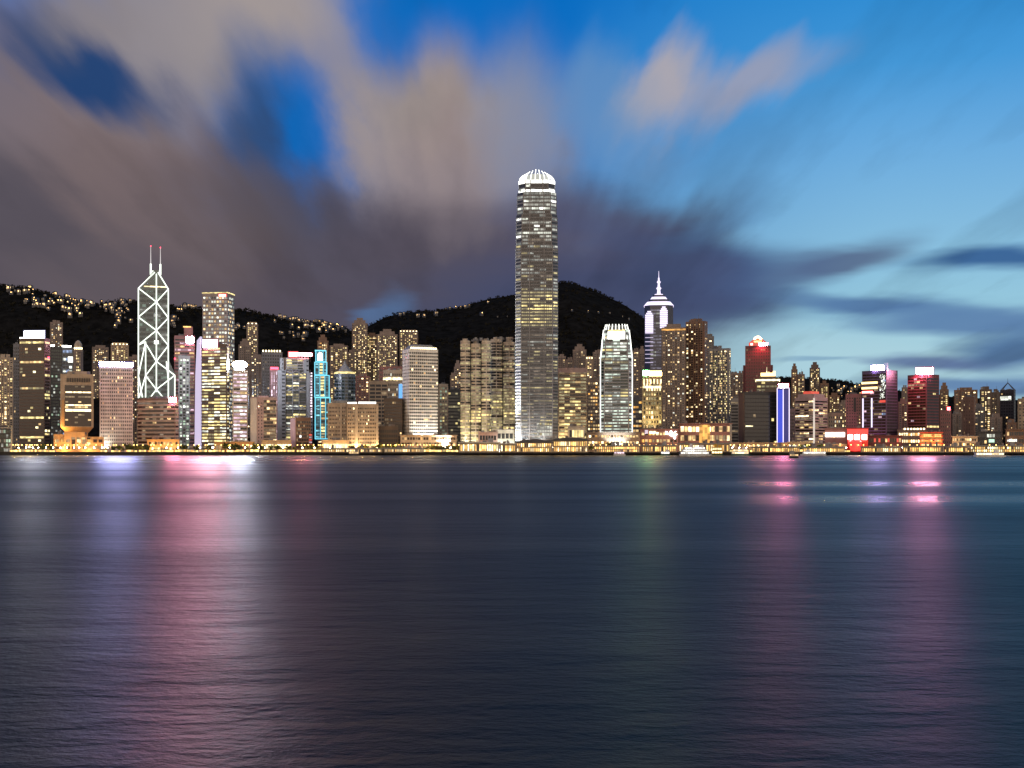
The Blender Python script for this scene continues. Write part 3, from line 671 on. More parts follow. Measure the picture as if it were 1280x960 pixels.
lit_crown_tower()

def spired_tower():
    T = Tower('spired_tower', 'slender tower with lilac light bars, stepped roof and tall needle spire', 'office tower', 805.5, 841.5, 381, 2050, depth=46)
    w, d = T.w, T.d; zl, xl = T.zl, T.xl
    P = chamfer(w, d, 9)
    T.part(MB().prism(P, -3, T.h, 'star_glass'), 'wall')
    for py0, py1, k0, k1 in ((381, 376, 1.04, .80), (374.5, 369.5, .66, .48), (368.5, 365.5, .40, .26)):
        T.part(MB().prism(chamfer(w*k0, d*k0, 9*k0), zl(py0), zl(py1), 'neon_purple', chamfer(w*k1, d*k1, 8*k1)), 'roof_tier')
    T.part(MB().prism(chamfer(w*.7, d*.7, 6), zl(377), zl(373), 'star_glass').prism(chamfer(w*.42, d*.42, 4), zl(370), zl(367), 'star_glass'), 'roof_core')
    prof = [(3.2, 366), (2.4, 360), (4.2, 358), (2.0, 356), (1.6, 352), (3.2, 350), (1.4, 348), (1.2, 345), (.5, 344), (.25, 336)]
    T.part(MB().lathe([(r, zl(p)) for r, p in prof], 'neon_purple', 10), 'spire')
    lb = [(806.5, 816.5, 388.5, 455), (825, 834.5, 383, 410)]
    for a, b, p0, p1 in lb:
        p = p0
        while p < p1:
            q = min(1, .45 + (p - p0) / 8); c = (a+b)/2; hw = (b-a)/2*q
            bright = p < p0 + 26
            T.part(MB().box(xl(c-hw), xl(c+hw), -d/2 - 1.5, -d/2 - .3, zl(p + (1.7 if bright else .9)), zl(p), 'neon_purple' if bright else 'fin_lilac'), 'light_bar'); p += 2.3 if bright else 5.2
    STY['star'] = dict(p=.75, rowp=.02, lit=[('l_dim', 8), ('l_dim2', 5), ('c_dim', 1)], dark='star_glass')
    T.win(((-w/2+9, -d/2), (w/2-9, -d/2)), 2, T.h-6, 44, 3, .9, .5, 'star', off=.2)
    T.flat = False; T.done()
spired_tower()

def tube_stepped_tower():
    T = Tower('stepped_tower', 'narrow stepped tower outlined all over in turquoise neon', 'office tower', 393, 412, 490, 1720, depth=26)
    w, d = T.w, T.d; zl, xl = T.zl, T.xl; Y = -d/2
    tiers = [(394, 412.5, 549, 497), (393.5, 411.5, 497, 469), (393.5, 408.5, 469, 452.5), (394.8, 407.5, 452.5, 438)]
    mb = MB()
    for a, b, p0, p1 in tiers: mb.box(xl(a), xl(b), Y + (549-p0)*.02, d/2, zl(p0) - (1 if p0 == 549 else 0), zl(p1), 'teal_wall')
    T.part(mb, 'wall')
    for a, b, p0, p1 in tiers:
        y = Y + (549-p0)*.02 - .8; xa, xb, za, zb = xl(a), xl(b), zl(p0), zl(p1)
        m = a + (b-a)*.36; n_ = a + (b-a)*.70
        for px in (a, m, n_, b): T.part(MB().bar((xl(px), y, za), (xl(px), y, zb), .62 if px in (a, b) else .42, 'neon_cyan', 5), 'neon_tube')
        for z in (za + .5, zb - .4): T.part(MB().bar((xa, y, z), (xb, y, z), .55, 'neon_cyan', 5), 'neon_tube')
        rows = max(3, int((zb-za)/4.2))
        T.win(((xl(m), y+.6), (xl(n_), y+.6)), za+1, zb-1, rows, 1, .8, .6, dict(p=.8, rowp=.2, lit=[('y_mid', 3), ('w_mid', 2), ('y_dim', 2)], dark='glass_green'), mx=.3)
        T.win(((xa, y+.6), (xl(m), y+.6)), za+1, zb-1, rows, 1, .7, .5, dict(p=.75, rowp=.2, lit=[('cy_dim', 3), ('cy_mid', 2)], dark='glass_green'), mx=.3)
        T.win(((xl(n_), y+.6), (xb, y+.6)), za+1, zb-1, rows, 1, .7, .5, dict(p=.75, rowp=.2, lit=[('cy_dim', 3), ('cy_mid', 2)], dark='glass_green'), mx=.3)
    # white emblem arch near the top
    xa, xb = xl(397.3), xl(402.8); zb, zt = zl(450.5), zl(443.5); pts = [(xa, zb), (xb, zb), (xb, zt)] + [((xa+xb)/2 + (xb-xa)/2*math.cos(t), zt + 3*math.sin(t)) for t in (.6, 1.2, 1.9, 2.5)] + [(xa, zt)]
    e = MB(); y = Y + 1.2; e.v = [(x, y, z) for x, z in pts] + [(x, y+1, z) for x, z in pts]; n = len(pts); k = e.mi('sign_plain')
    e.f = [tuple(range(n)), tuple(reversed(range(n, 2*n)))] + [(i, n+i, n+(i+1) % n, (i+1) % n) for i in range(n)]; e.m = [k]*(n+2)
    T.part(e, 'emblem')
    T.part(MB().box(xl(393.6), xl(407.6), Y - .6, Y + 8, zl(439), zl(437.6), 'neon_cyan'), 'cornice')
    T.flat = False; T.done()
tube_stepped_tower()

def bottle_building():
    # tower that narrows to a stem above its podium
    T = Tower('bottle_shaped_building', 'orange lit brown building narrowing to a stem above its podium', 'government building', 75.5, 117, 468, 1600, depth=34)
    w, d = T.w, T.d; zl, xl = T.zl, T.xl
    T.part(MB().box(xl(83), xl(110), -d*.3, d*.3, -1, zl(540), 'orange_stone'), 'stem')
    T.part(MB().prism(rect(w*.68, d*.6), zl(541), zl(534), 'orange_stone', rect(w, d)).box(-w/2, w/2, -d/2, d/2, zl(534) - .01, T.h, 'beige'), 'wall')
    T.part(MB().box(xl(81), xl(114), -d/2 - .5, -d/2 - .1, zl(533), zl(482), 'glass_brown'), 'curtain_wall')
    STY['bottle'] = dict(p=.12, rowp=.1, lit=[('w_mid', 3), ('w_dim', 4)], dark='glass_brown')
    T.win(((xl(81), -d/2 - .5), (xl(114), -d/2 - .5)), zl(533), zl(482), 16, 8, .92, .6, 'bottle', mx=.1)
    for p in (490.5, 506.5, 512.2, 513.6):
        T.part(MB().box(xl(82), xl(114), -d/2 - 1.0, -d/2 - .6, zl(p+.9), zl(p-.6), 'w_hi'), 'lit_floor')
    for k in range(14):
        x = xl(84 + 28*k/13); T.part(MB().box(x-.5, x+.5, -d/2 - .9, -d/2 - .05, zl(478), zl(473), 'near_black'), 'vent_slot')
    T.part(MB().box(-w*.3, w*.3, -d*.3, d*.3, T.h - .1, T.h + 4, 'beige'), 'roof_plant_room')
    T.part(MB().box(-w*.46, -w*.38, -d/2 - .6, -d/2 - .1, zl(533), zl(500), 'orange_stone'), 'corner_pier')
    flood(T, -w*.62, 22, 6e4, (1, .5, .12), -w*.45, 38, out=6, ang=120)
    flood(T, w*.3, 10, 2e4, (1, .55, .15), w*.1, 36, out=18, ang=110)
    T.done()
    P = Tower('podium_building', 'low orange lit stone podium under the stem of the bottle shaped building', 'government building', 67, 130, 543, 1575, depth=20)
    w, d = P.w, P.d; mb = MB().box(-w/2, P.xl(80), -d/2, d/2, -1, P.h, 'orange_stone').box(P.xl(80), P.xl(106), -d/2 - 2, d/2, -1, P.h + 3, 'orange_stone').box(P.xl(106), w/2, -d/2, d/2, -1, P.h - 3, 'orange_stone')
    P.part(mb, 'wall')
    P.win('f', 1, P.h - 4, 2, 9, .7, .45, 'warm', off=2.2); P.win('f', 8, P.h - 2, 2, 4, .7, .4, 'warm', off=2.2, u0=20, u1=44)
    flood(P, -w*.3, 1, 2.2e4, (1, .5, .14), -w*.3, 10, out=10, ang=140); flood(P, w*.2, 1, 2.5e4, (1, .55, .18), w*.2, 8, out=12, ang=140)
    P.done()
bottle_building()

def porthole_tower():
    T = Tower('porthole_tower', 'broad white tower covered in a grid of round windows, floodlit at its foot', 'office tower', 511.5, 547.5, 436, 1640, side=-8.5, yaw=20)
    w, d = T.w, T.d; zl = T.zl; fy = -d/2
    mb = MB().box(-w/2, w/2, -d/2, d/2, -1, T.h, 'white_tile')
    mb.prism(rect(w, d), T.h - .01, zl(430), 'grey', rect(w*.62, d*.62))
    T.part(mb, 'wall')
    rows, cols = 29, 14
    P = [(math.cos(t*math.pi/4 + .39), math.sin(t*math.pi/4 + .39)) for t in range(8)]
    z0, z1 = 6, T.h - 3
    meshes = {}
    for m in ('glass', 'w_mid', 'w_hi', 'w_dim'):
        b = MB(); b.face([(x*1.3, 0, z*1.3) for x, z in P], m); meshes[m] = b.mesh('window')
    cells = []
    for r in range(rows):
        for c in range(cols):
            lit = T.rnd.random() < .10
            cells.append((not lit, T.rnd.random(), -w/2 + w*(c+.5)/cols, z0 + (z1-z0)*(r+.5)/rows, pick(T.rnd, [('w_mid', 4), ('w_hi', 2), ('w_dim', 3)]) if lit else 'glass'))
    cells.sort(); rest = MB()
    for i, (_, _, x, z, m) in enumerate(cells):
        if i < 100:
            o = bpy.data.objects.new('window', meshes[m]); COL.objects.link(o); o.parent = T.root; o.location = (x, fy - .12, z)
        else: rest.face([(x + a*1.3, fy - .12, z + q*1.3) for a, q in P], m)
    for r in range(rows):
        for c in range(5):
            y = -d/2 + d*(c+.5)/5; z = z0 + (z1-z0)*(r+.5)/rows; rest.face([(-w/2 - .12, y - a*1.15, z + q*1.15) for a, q in P], 'glass')
    T.part(rest, 'window_panes', kind='stuff')
    for k in range(12):
        x = -w*.42 + w*.84*k/11; T.part(MB().box(x-1.1, x+1.1, fy-.3, fy+.3, T.h + .4, T.h + 2.4, 'lamp_warm'), 'roof_lamp')
    flood(T, 3, 8, 1.2e5, (1, .97, .9), 4, 24, out=14, ang=120); flood(T, 8, 4, 9e5, (1, .9, .78), 4, 110, out=60, ang=90)  # the second spot, far out in front, is added to whiten the facade
    T.flat = False; T.done()
porthole_tower()

def truss_bank():
    T = Tower('truss_bank', 'grey steel tower with exposed hanger trusses and a red roof sign', 'office tower', 347, 391, 452, 1780, depth=40)
    w, d = T.w, T.d; zl, xl = T.zl, T.xl; Y = -d/2
    mb = MB().box(xl(350), xl(388.5), Y + 2, d/2, -1, zl(462), 'dark_grey').box(xl(352), xl(386), Y + 5, d/2, zl(462) - .1, zl(447), 'grey')
    T.part(mb, 'wall')
    for a, b, p0, p1 in ((347, 357, 549, 463), (383, 391, 549, 466), (350, 354.5, 463, 448), (379.5, 386, 466, 449)):
        m_ = T.part(MB().box(xl(a), xl(b), Y - 1.5, Y + 6, zl(p0) - 1, zl(p1), 'silver'), 'service_tower')
        lad = MB(); n = int((zl(p1) - zl(p0))/5)
        for k in range(n): z = zl(p0) + (zl(p1)-zl(p0))*(k+.5)/n; lad.box(xl(a + (b-a)*.55), xl(b - .6), Y - 1.9, Y - 1.45, z - 1.1, z + 1.1, 'near_black')
        lad.build('stair_openings', m_, kind='stuff')
    for p in (536, 512, 488.5, 470):
        T.part(MB().bar((xl(358), Y + .5, zl(p)), (xl(370), Y + .5, zl(p-6)), .7, 'silver', 5).bar((xl(370), Y + .5, zl(p-6)), (xl(382), Y + .5, zl(p)), .7, 'silver', 5).bar((xl(358), Y + .5, zl(p)), (xl(382), Y + .5, zl(p)), .7, 'silver', 5)
               .bar((xl(358), Y + .5, zl(p-6)), (xl(370), Y + .5, zl(p)), .7, 'silver', 5).bar((xl(370), Y + .5, zl(p)), (xl(382), Y + .5, zl(p-6)), .7, 'silver', 5), 'hanger_truss')
    for px in (366, 374): T.part(MB().bar((xl(px), Y + .8, -1), (xl(px), Y + .8, zl(463)), .6, 'silver', 5), 'hanger')
    STY['hs'] = dict(p=.55, rowp=.2, lit=[('y_dim', 5), ('y_mid', 4), ('c_mid', 2), ('a_dim', 4)], dark='glass_green')
    T.win(((xl(357.5), Y + 2), (xl(382.5), Y + 2)), 6, zl(463), 27, 3, .94, .6, 'hs', mx=.2)
    T.win(((xl(358), Y + 5), (xl(379), Y + 5)), zl(462), zl(449), 4, 3, .94, .6, 'hs', mx=.2)
    roof_sign(T, 361, 372, 440.3, 446, 'sign_red', 'rooftop_sign', Y + 3, label='red left half of the roof sign'); roof_sign(T, 372.3, 390, 441.5, 444.5, 'sign_hot', 'rooftop_sign', Y + 3, label='white hot right half of the roof sign')
    for k in range(17): T.part(MB().box(xl(388.2), xl(390), Y - 2.2, Y - 1.6, zl(522 - k*3.4), zl(520.2 - k*3.4), 'p_hi'), 'stair_lamp')
    T.part(MB().box(xl(383), xl(388), Y - 1.7, Y - 1.55, zl(530), zl(524), 'c_mid'), 'lit_panel')
    T.flat = False; T.done()
truss_bank()

def round_twins():
    for nm, a, b, yt, lab, D, n in (('rounded_tower', 575, 614.5, 425.5, 'broader of two rounded banded towers, with three round bays', 1640, 3),
                              ('rounded_tower', 612.5, 644.5, 423.5, 'narrower of two rounded banded towers, its edge tucked behind the tallest tower', 1690, 2)):
        T = Tower(nm, lab, 'office tower', a, b, yt, D, depth=30, group='rounded banded towers'); w, d = T.w, T.d
        mb = MB(); bd = MB(); bays = []
        cw = w / n
        for k in range(n):                        # half-round bays side by side
            cx_ = -w/2 + cw*(k+.5); r = cw*.46; h = T.h - (4 if k % 2 else 0)
            arc = [(cx_ + r*math.cos(t), -d/2 + 6 + r*.75*math.sin(t)) for t in [math.pi + math.pi*i/6 for i in range(7)]]
            poly = arc + [(cx_ + r, d/2), (cx_ - r, d/2)]; 
            mb.prism(poly, -1, h, 'cream', topm='roofing')
            for i in range(int((h-7)/3.9) + 1): z = 3 + (h-7)*i/int((h-7)/3.9); mb.prism([(x, y - .45) for x, y in arc] + [(cx_ + r, -d/2 + 8), (cx_ - r, -d/2 + 8)], z - .7, z + .7, 'cream')
            bays.append((arc, h))
        T.part(mb, 'wall')
        T.part(MB().box(-w/2 + cw*.1, w/2 - cw*.1, -d/2 + 6, d/2 - 1, -1, T.h - 6, 'near_black'), 'dark_core')
        fn = MB()
        for k in range(n):
            x = -w/2 + cw*(k+.5); fn.box(x - .5, x + .5, -d/2 + 6 - cw*.46*.75 - .9, -d/2 + 7 - cw*.46*.75, 0, T.h - 5, 'cream')
        T.part(fn, 'facade_fins')
        STY['exch'] = dict(p=.75, rowp=.5, lit=[('y_dim', 4), ('y_soft', 4), ('y_mid', 2)], dark='glass')
        STY['exch_d'] = dict(p=.45, rowp=.25, lit=[('a_dim', 3), ('y_dim', 5), ('y_soft', 2), ('w_dim', 2)], dark='glass')
        for arc, h in bays:
            nf = int((h-7)/3.9)
            for r in range(nf):
                st = STY['exch' if r < nf*.5 else 'exch_d']; lit = T.rnd.random() < st['p']; m = pick(T.rnd, st['lit']) if lit else st['dark']
                for p, q in zip(arc, arc[1:]):
                    Ln = math.dist(p, q); ux, uy = (q[0]-p[0])/Ln, (q[1]-p[1])/Ln
                    m2 = m if T.rnd.random() < .85 else pick(T.rnd, st['lit'])
                    T.pend.append((lit, T.rnd.random(), (p[0]+q[0])/2 + uy*.14, (p[1]+q[1])/2 - ux*.14, 3 + (h-7)*(r+.5)/nf, Ln*.99, 2.0, uy, -ux, m2))
        for k in range(n): T.part(MB().lathe([(cw*.26, T.h - 4.2), (cw*.26, T.h + 3.5)], 'cream', 12, (-w/2 + cw*(k+.5), 2)), 'roof_plant_room')
        if n == 3: flood(T, -w*.3, 2, 1.0e5, (1, .93, .68), -w*.2, 30, out=14, ang=120); flood(T, w*.2, 2, 1.5e5, (1, .93, .68), w*.2, 40, out=20, ang=100)
        else: flood(T, -w*.3, 4, 6e4, (1, .93, .75), -w*.2, 30, out=16, ang=110)
        T.done()
round_twins()

def tent_roof_tower():
    T = Tower('tent_roof_tower', 'round grey glass tower under a pale tent shaped roof with a lit eave', 'office tower', 417.5, 444.5, 467, 1790, depth=30)
    w = T.w; zl = T.zl; r = w/2
    T.part(MB().lathe([(r, -1), (r, T.h)], 'steel_blue', 20), 'wall')
    T.part(MB().lathe([(r*.86, T.h - .1), (r*.5, zl(460.5)), (r*.2, zl(456)), (.5, zl(450))], 'grey', 20), 'tent_roof')
    T.part(MB().lathe([(r*.96, T.h - .05), (r*.98, T.h + 2.6), (r*.8, T.h + 3.2)], 'y_mid', 20), 'lit_eave')
    arc = [(r*math.cos(t), r*math.sin(t)) for t in [math.pi + math.pi*i/10 for i in range(11)]]
    for p, q in zip(arc, arc[1:]): T.win((p, q), 2, T.h - 4, 22, 1, .8, .55, dict(p=.14, rowp=.02, lit=[('y_dim', 4), ('c_dim', 4), ('w_mid', 1)], dark='glass_green'), mx=0)
    T.flat = False; T.done()
tent_roof_tower()
# ------------------------------------------------------------------ front rows of towers
def A(*a, **k): return apartments(*a, **k)
# --- western end
T = office('dark brown slab with a blazing white rooftop sign and sparse yellow floors', 24, 55.5, 423.5, 1650, 'dark_brown', 'office_d', side=7, rows=34, cols=9, fw=.97, fh=.6, ledge=None, cap=100)
roof_sign(T, 30, 55, 413.6, 422.6, 'sign_white'); T.part(MB().box(T.xl(23.9), T.xl(29), -T.d/2 + 1, T.d/2 - 2, T.h + 1.2, T.zl(421.3), 'sign_plain'), 'roof_light_box')
T.part(MB().box(T.xl(60), T.xl(62), -T.d/2 - 1, -T.d/2, T.zl(449), T.zl(446), 'beacon_red'), 'red_lamp'); T.done()
T = office('slim grey block tucked behind the dark brown slab', 16.5, 25, 431, 1720, 'mid_grey', 'hotel', rows=30, cols=3, fw=.6, fh=.5); T.done()
A('warm lit apartment block at the very edge of the shore, beside the dark slab', -4, 17.5, 447, 1900, 'beige', 'resi_b', bays=3)
T = office('low dark pavilion framed in pale trim at the edge of the shore', -6, 14.5, 534, 1560, 'near_black', dict(p=.5, rowp=0, lit=[('g_mid', 2), ('c_dim', 5), ('a_dim', 4)], dark='glass_green'), rows=5, cols=6, fw=.8, fh=.7, plant=False)
T.part(MB().box(-T.w/2 - .5, T.w/2 + .5, -T.d/2 - .8, -T.d/2 - .1, T.h - 1.5, T.h, 'silver').box(T.w/2 - 1, T.w/2 + .5, -T.d/2 - .8, -T.d/2 - .1, 0, T.h - 1.6, 'silver'), 'pale_frame'); T.done()
A('tall grey apartment tower standing on the slope above the dark brown slab', 62.5, 78.5, 403, 2330, 'taupe', 'resi', bays=2)
T = office('narrow dark glass tower with a small white roof light, behind the brown slab', 63, 78, 434.5, 1860, 'near_black', dict(p=.22, rowp=0, lit=[('c_dim', 5), ('g_mid', 2), ('c_mid', 1)], dark='glass_green'), rows=32, cols=5, fw=.8, fh=.6, plant=False)
roof_sign(T, 63, 68, 431.5, 434.3, 'sign_plain', frame=False); T.done()
T = office('small bluish glass tower with a glowing white top', 77.5, 91, 435, 1950, 'steel_blue', dict(p=.5, rowp=.1, lit=[('b_mid', 4), ('c_mid', 2), ('p_mid', 1)], dark='glass_grey'), rows=26, cols=3, fw=.85, fh=.6, plant=False)
roof_sign(T, 77.5, 89, 432, 434.8, 'sign_plain', frame=False); T.part(MB().box(T.xl(85), T.xl(91), -T.d/2 - .8, -T.d/2 - .3, T.zl(453), T.zl(446), 'neon_white'), 'light_panel'); T.done()
T = Tower('domed_tower', 'slim round topped tower with a yellow lit dome', 'apartment tower', 91.5, 104, 437, 2080, cap=60); w, d = T.w, T.d
T.part(MB().prism(chamfer(w, d, w*.25), -8, T.h, 'taupe'), 'wall'); T.part(MB().lathe([(w*.42, T.h - .1), (w*.42, T.h + 5), (w*.36, T.h + 10), (w*.22, T.h + 14), (.4, T.h + 16)], 'yellow_stone' if 'yellow_stone' in MATS else 'cream', 14), 'dome')
T.win(((-w*.25, -d/2), (w*.25, -d/2)), 2, T.h - 3, 34, 3, .6, .5, 'resi_b', mx=.2)
for k in range(5): T.part(MB().box(-w*.36 + w*.72*k/4 - .8, -w*.36 + w*.72*k/4 + .8, -d/2 - .5, -d/2 + 1, T.h + .5, T.h + 3.2, 'lamp_warm'), 'dome_lamp')
T.done()
A('squat warm lit apartment block on the slope behind the white gridded hotel', 115, 136, 434, 2400, 'taupe', 'resi', bays=3)
A('apartment block with bright vertical balcony strips, next to the crossed glass tower', 138.5, 161, 431, 2250, 'beige', 'resi_b', bays=4, top='lights')
A('dim apartment block hidden behind the crossed glass tower', 161, 178, 446, 2200, 'taupe', 'resi', bays=2)
T = office('white gridded hotel block under a blue white band of roof light', 124.5, 166, 458.5, 1640, 'white_stone', 'hotel', rows=22, cols=17, fw=.5, fh=.52, plant=False, cat='hotel', base=4, ztop=None)
roof_sign(T, 124.5, 166, 453.5, 458.3, 'sign_blue', 'roof_light_band', frame=False, y=-T.d/2 - .2)
flood(T, -T.w*.42, 3, 4e4, (1, .94, .8), -T.w*.42, 14, out=7, ang=120); T.done()
T = office('low brown office block with pale horizontal floor lines and a red corner sign', 172, 219, 499, 1640, 'brown', dict(p=.35, rowp=.25, lit=[('w_dim', 5), ('w_mid', 2), ('a_dim', 6)], dark='glass_brown'), rows=13, cols=10, fw=1, fh=.45, ledge='beige', side=4, sidecols=1)
roof_sign(T, 212, 221, 497, 502.5, 'sign_crimson', 'corner_sign', y=-T.d/2 - 1.5); T.done()
T = office('grey office tower with stacked pale floors and a pink white sign high on it', 218, 243.5, 421, 1900, 'dull_pink', dict(p=.45, rowp=.25, lit=[('p_mid', 3), ('w_mid', 2), ('w_dim', 4), ('a_dim', 4)], dark='glass_grey'), rows=34, cols=4, fw=.98, fh=.5, ledge='dull_pink')
roof_sign(T, 232.5, 242, 421, 428.5, 'sign_rose', y=-T.d/2 - 1.6)
for px, py in ((213.8, 449), (226, 452)): T.part(MB().box(T.xl(px+4), T.xl(px+5.6), -T.d/2 - 1.5, -T.d/2 - .6, T.zl(py+1), T.zl(py-1), 'beacon_red'), 'red_lamp')
T.part(MB().box(T.xl(230), T.xl(241), -T.d/2, -T.d/2 + 6, T.h, T.zl(408.5), 'dull_pink'), 'roof_plant_room'); T.part(MB().box(T.xl(229), T.xl(239), -T.d/2 - .6, -T.d/2 - .05, T.zl(409.5), T.zl(408), 'o_hi'), 'amber_roof_light'); T.done()
T = office('slim pale tower of flickering greenish white windows behind the promenade', 223, 237.5, 446, 1760, 'grey', dict(p=.62, rowp=0, lit=[('g_mid', 4), ('c_mid', 3), ('c_hi', 1), ('c_dim', 3)], dark='glass_green'), rows=32, cols=3, fw=.65, fh=.65); T.done()
T = office('tall square tower dotted with rows of white lights', 253, 284.5, 367.5, 1850, 'taupe', dict(p=.86, rowp=0, lit=[('w_mid', 3), ('c_mid', 4), ('c_dim', 2), ('w_dim', 2)], dark='glass_grey'), side=8.5, yaw=20, rows=40, cols=9, fw=.72, fh=.52, sidecols=6, cap=100, plant=False)
T.part(MB().box(-T.w/2 - .6, T.w/2 + .6, -T.d/2 - .7, T.d/2 + .6, T.h + 1.31, T.h + 2.9, 'y_mid'), 'roof_edge_light'); roof_sign(T, 274, 283, 368, 370.6, 'sign_red', 'roof_emblem', y=-T.d/2 - 1.8, frame=False); T.done()
T = office('gold lit office tower with a curved lilac fin and a pink white sign', 252, 283.5, 431, 1650, 'bronze', 'office_b', rows=33, cols=4, fw=.98, fh=.52, side=3, sidecols=1, ledge='bronze')
roof_sign(T, 254.5, 272, 424.5, 433, 'sign_pink', y=-T.d/2 - 1.7)
fin = MB(); pts = [(T.xl(244.5), 0), (T.xl(245.5), T.zl(470)), (T.xl(247.5), T.zl(425)), (T.xl(251.8), T.zl(420)), (T.xl(251.8), 0)]; k = fin.mi('fin_lilac'); y = -T.d/2 - 3
fin.v = [(a, y, b) for a, b in pts] + [(a, y + 5, b) for a, b in pts]; fin.f = [tuple(range(5)), tuple(reversed(range(5, 10)))] + [(i, 5+i, 5+(i+1) % 5, (i+1) % 5) for i in range(5)]; fin.m = [k]*7; T.part(fin, 'curved_fin'); T.done()
T = office('white and lilac striped tower topped by an oval blue white light', 291, 309.5, 464, 1660, 'white_stone', dict(p=.9, rowp=.5, lit=[('p_hi', 3), ('p_mid', 3), ('c_mid', 3), ('w_mid', 1)], dark='glass'), rows=22, cols=2, fw=.98, fh=.5, ledge='white_stone')
ov = MB(); cx_, cz = T.xl(299.8), T.zl(455.8); rx_, rz = (T.xl(309) - T.xl(290.5))/2, (T.zl(451) - T.zl(460.5))/2; P_ = [(cx_ + rx_*math.cos(t*math.pi/8), cz + rz*math.sin(t*math.pi/8)) for t in range(16)]
k = ov.mi('sign_oval'); y = -T.d/2; ov.v = [(a, y, b) for a, b in P_] + [(a, y + 3, b) for a, b in P_]; ov.f = [tuple(range(16)), tuple(reversed(range(16, 32)))] + [(i, 16+i, 16+(i+1) % 16, (i+1) % 16) for i in range(16)]; ov.m = [k]*18; T.part(ov, 'oval_sign')
for x in (-4, 4): T.part(MB().bar((cx_+x, -T.d/2 + 1.5, T.h - .1), (cx_+x, -T.d/2 + 1.5, cz - rz*.8), .4, 'post_metal', 5), 'sign_post')
T.done()
A('thin apartment tower with lit crown lamps on the hillside beside the square dotted tower', 308, 322.5, 405, 2350, 'taupe', 'resi_b', bays=2, top='lights')
A('grey apartment tower behind the oval lit office tower', 298, 313.5, 431, 2250, 'taupe', 'resi_d', bays=2, top='step')
A('broad dim apartment block behind the pink slab and the truss bank', 313, 331, 446, 2150, 'taupe', 'resi', bays=3)
T = office('grey office block with a row of greenish roof lamps', 327, 353, 441, 2000, 'mid_grey', 'hotel', rows=30, cols=8, fw=.6, fh=.5, plant=False)
for k in range(7): T.part(MB().box(T.xl(329 + k*3.5) - 1, T.xl(329 + k*3.5) + 1, -T.d/2 - .4, -T.d/2 + .8, T.h + 1.3, T.h + 4, 'lamp_warm'), 'roof_lamp')
T.done()
T = office('narrow block striped with pink white light tubes beside the truss bank', 337.5, 348, 462, 1800, 'dull_pink', dict(p=.85, rowp=0, lit=[('p_mid', 4), ('p_hi', 2)], dark='pinkish'), rows=22, cols=3, fw=.35, fh=.85, plant=False)
T.part(MB().box(T.xl(338), T.xl(348), -T.d/2 - 1, -T.d/2 - .3, T.zl(461.5), T.zl(459), 'beacon_red'), 'red_light_band'); T.done()
T = office('pale pink slab wall joined to brown balcony rows', 313, 346, 498, 1640, 'pinkish', 'hotel', rows=14, cols=1, fw=.01, fh=.01, plant=False); w = T.w; T.pend.clear()
T.part(MB().box(T.xl(313), T.xl(321), -T.d/2 - 1.2, -T.d/2 - .05, 0, T.h, 'white_stone'), 'pale_end_wall')
for k in range(14):
    z = 3 + (T.h - 5)*k/14; T.part(MB().box(T.xl(329.5), T.xl(345.5), -T.d/2 - .9, -T.d/2 - .05, z, z + 1.3, 'beige'), 'balcony')
T.win('f', 3, T.h - 2, 14, 4, .95, .85, dict(p=.3, rowp=.12, lit=[('w_mid', 3), ('w_hi', 2), ('w_dim', 4)], dark='glass_brown'), u0=T.xl(329.5) + w/2, u1=T.xl(345.5) + w/2, off=.1)
T.win('f', 3, T.h - 4, 14, 2, .3, .4, 'hotel', u0=T.xl(321.5) + w/2, u1=T.xl(329) + w/2); T.plant('pinkish', 1, 4); T.done()
T = office('small brown gridded block with a pale side wall near the promenade', 369.5, 388.5, 523, 1600, 'brown', 'hotel', rows=9, cols=8, fw=.7, fh=.6, side=-6.5, sidesty='dark', plant=False)
T.part(MB().box(-T.w/2 - .2, -T.w/2 - .02, -T.d/2, T.d/2, 0, T.h, 'pinkish'), 'pale_side_wall')
for k in range(7): T.part(MB().box(T.w/2 - 2.5, T.w/2 + 1.2, -T.d/2 - .8, -T.d/2 - .2, 2 + k*3.2, 3.8 + k*3.2, 'p_mid' if k % 2 else 'red_face'), 'striped_light')
T.part(MB().box(T.xl(374.5), T.xl(376.3), -T.d/2 - .5, -T.d/2 - .2, T.zl(547), T.zl(544), 'neon_white'), 'bright_window'); T.done()
# --- behind the turquoise tower and the residential slope
A('warm lit apartment tower with a bright stepped crown behind the turquoise neon tower', 396.5, 410.5, 426, 2150, 'brown', 'warm', bays=2, top='step')
A('broad apartment slab with scattered warm windows above the tent roofed tower', 412, 435, 432, 2300, 'taupe', 'resi_b', bays=4)
A('tallest warm lit apartment tower on the slope left of the white porthole tower'.replace('left of', 'near'), 440, 459.5, 404, 2450, 'taupe', 'resi_b', bays=3, top='step')
A('brown apartment tower joined to the tallest hillside apartment tower', 458, 472, 418, 2480, 'brown', 'resi_b', bays=2)
A('thick apartment tower with stacked gold windows on the hillside', 471, 497, 418, 2420, 'taupe', 'resi_b', bays=4, top='step')
A('apartment tower with lit top floors just above the porthole tower', 499, 522.5, 414.5, 2500, 'taupe', 'resi_b', bays=3, top='lights')
A('narrow shaded apartment tower between two gold lit hillside towers', 434, 443, 440, 2350, 'taupe', 'resi', bays=1)
A('low apartment block with dim windows behind the tent roofed tower', 444, 462, 470, 2100, 'dull_pink', 'resi', bays=3)
T = office('stepped pinkish hospital block below the hillside apartments', 474, 503, 459, 2080, 'dull_pink', 'resi', rows=20, cols=9, fw=.6, fh=.5); T.done()
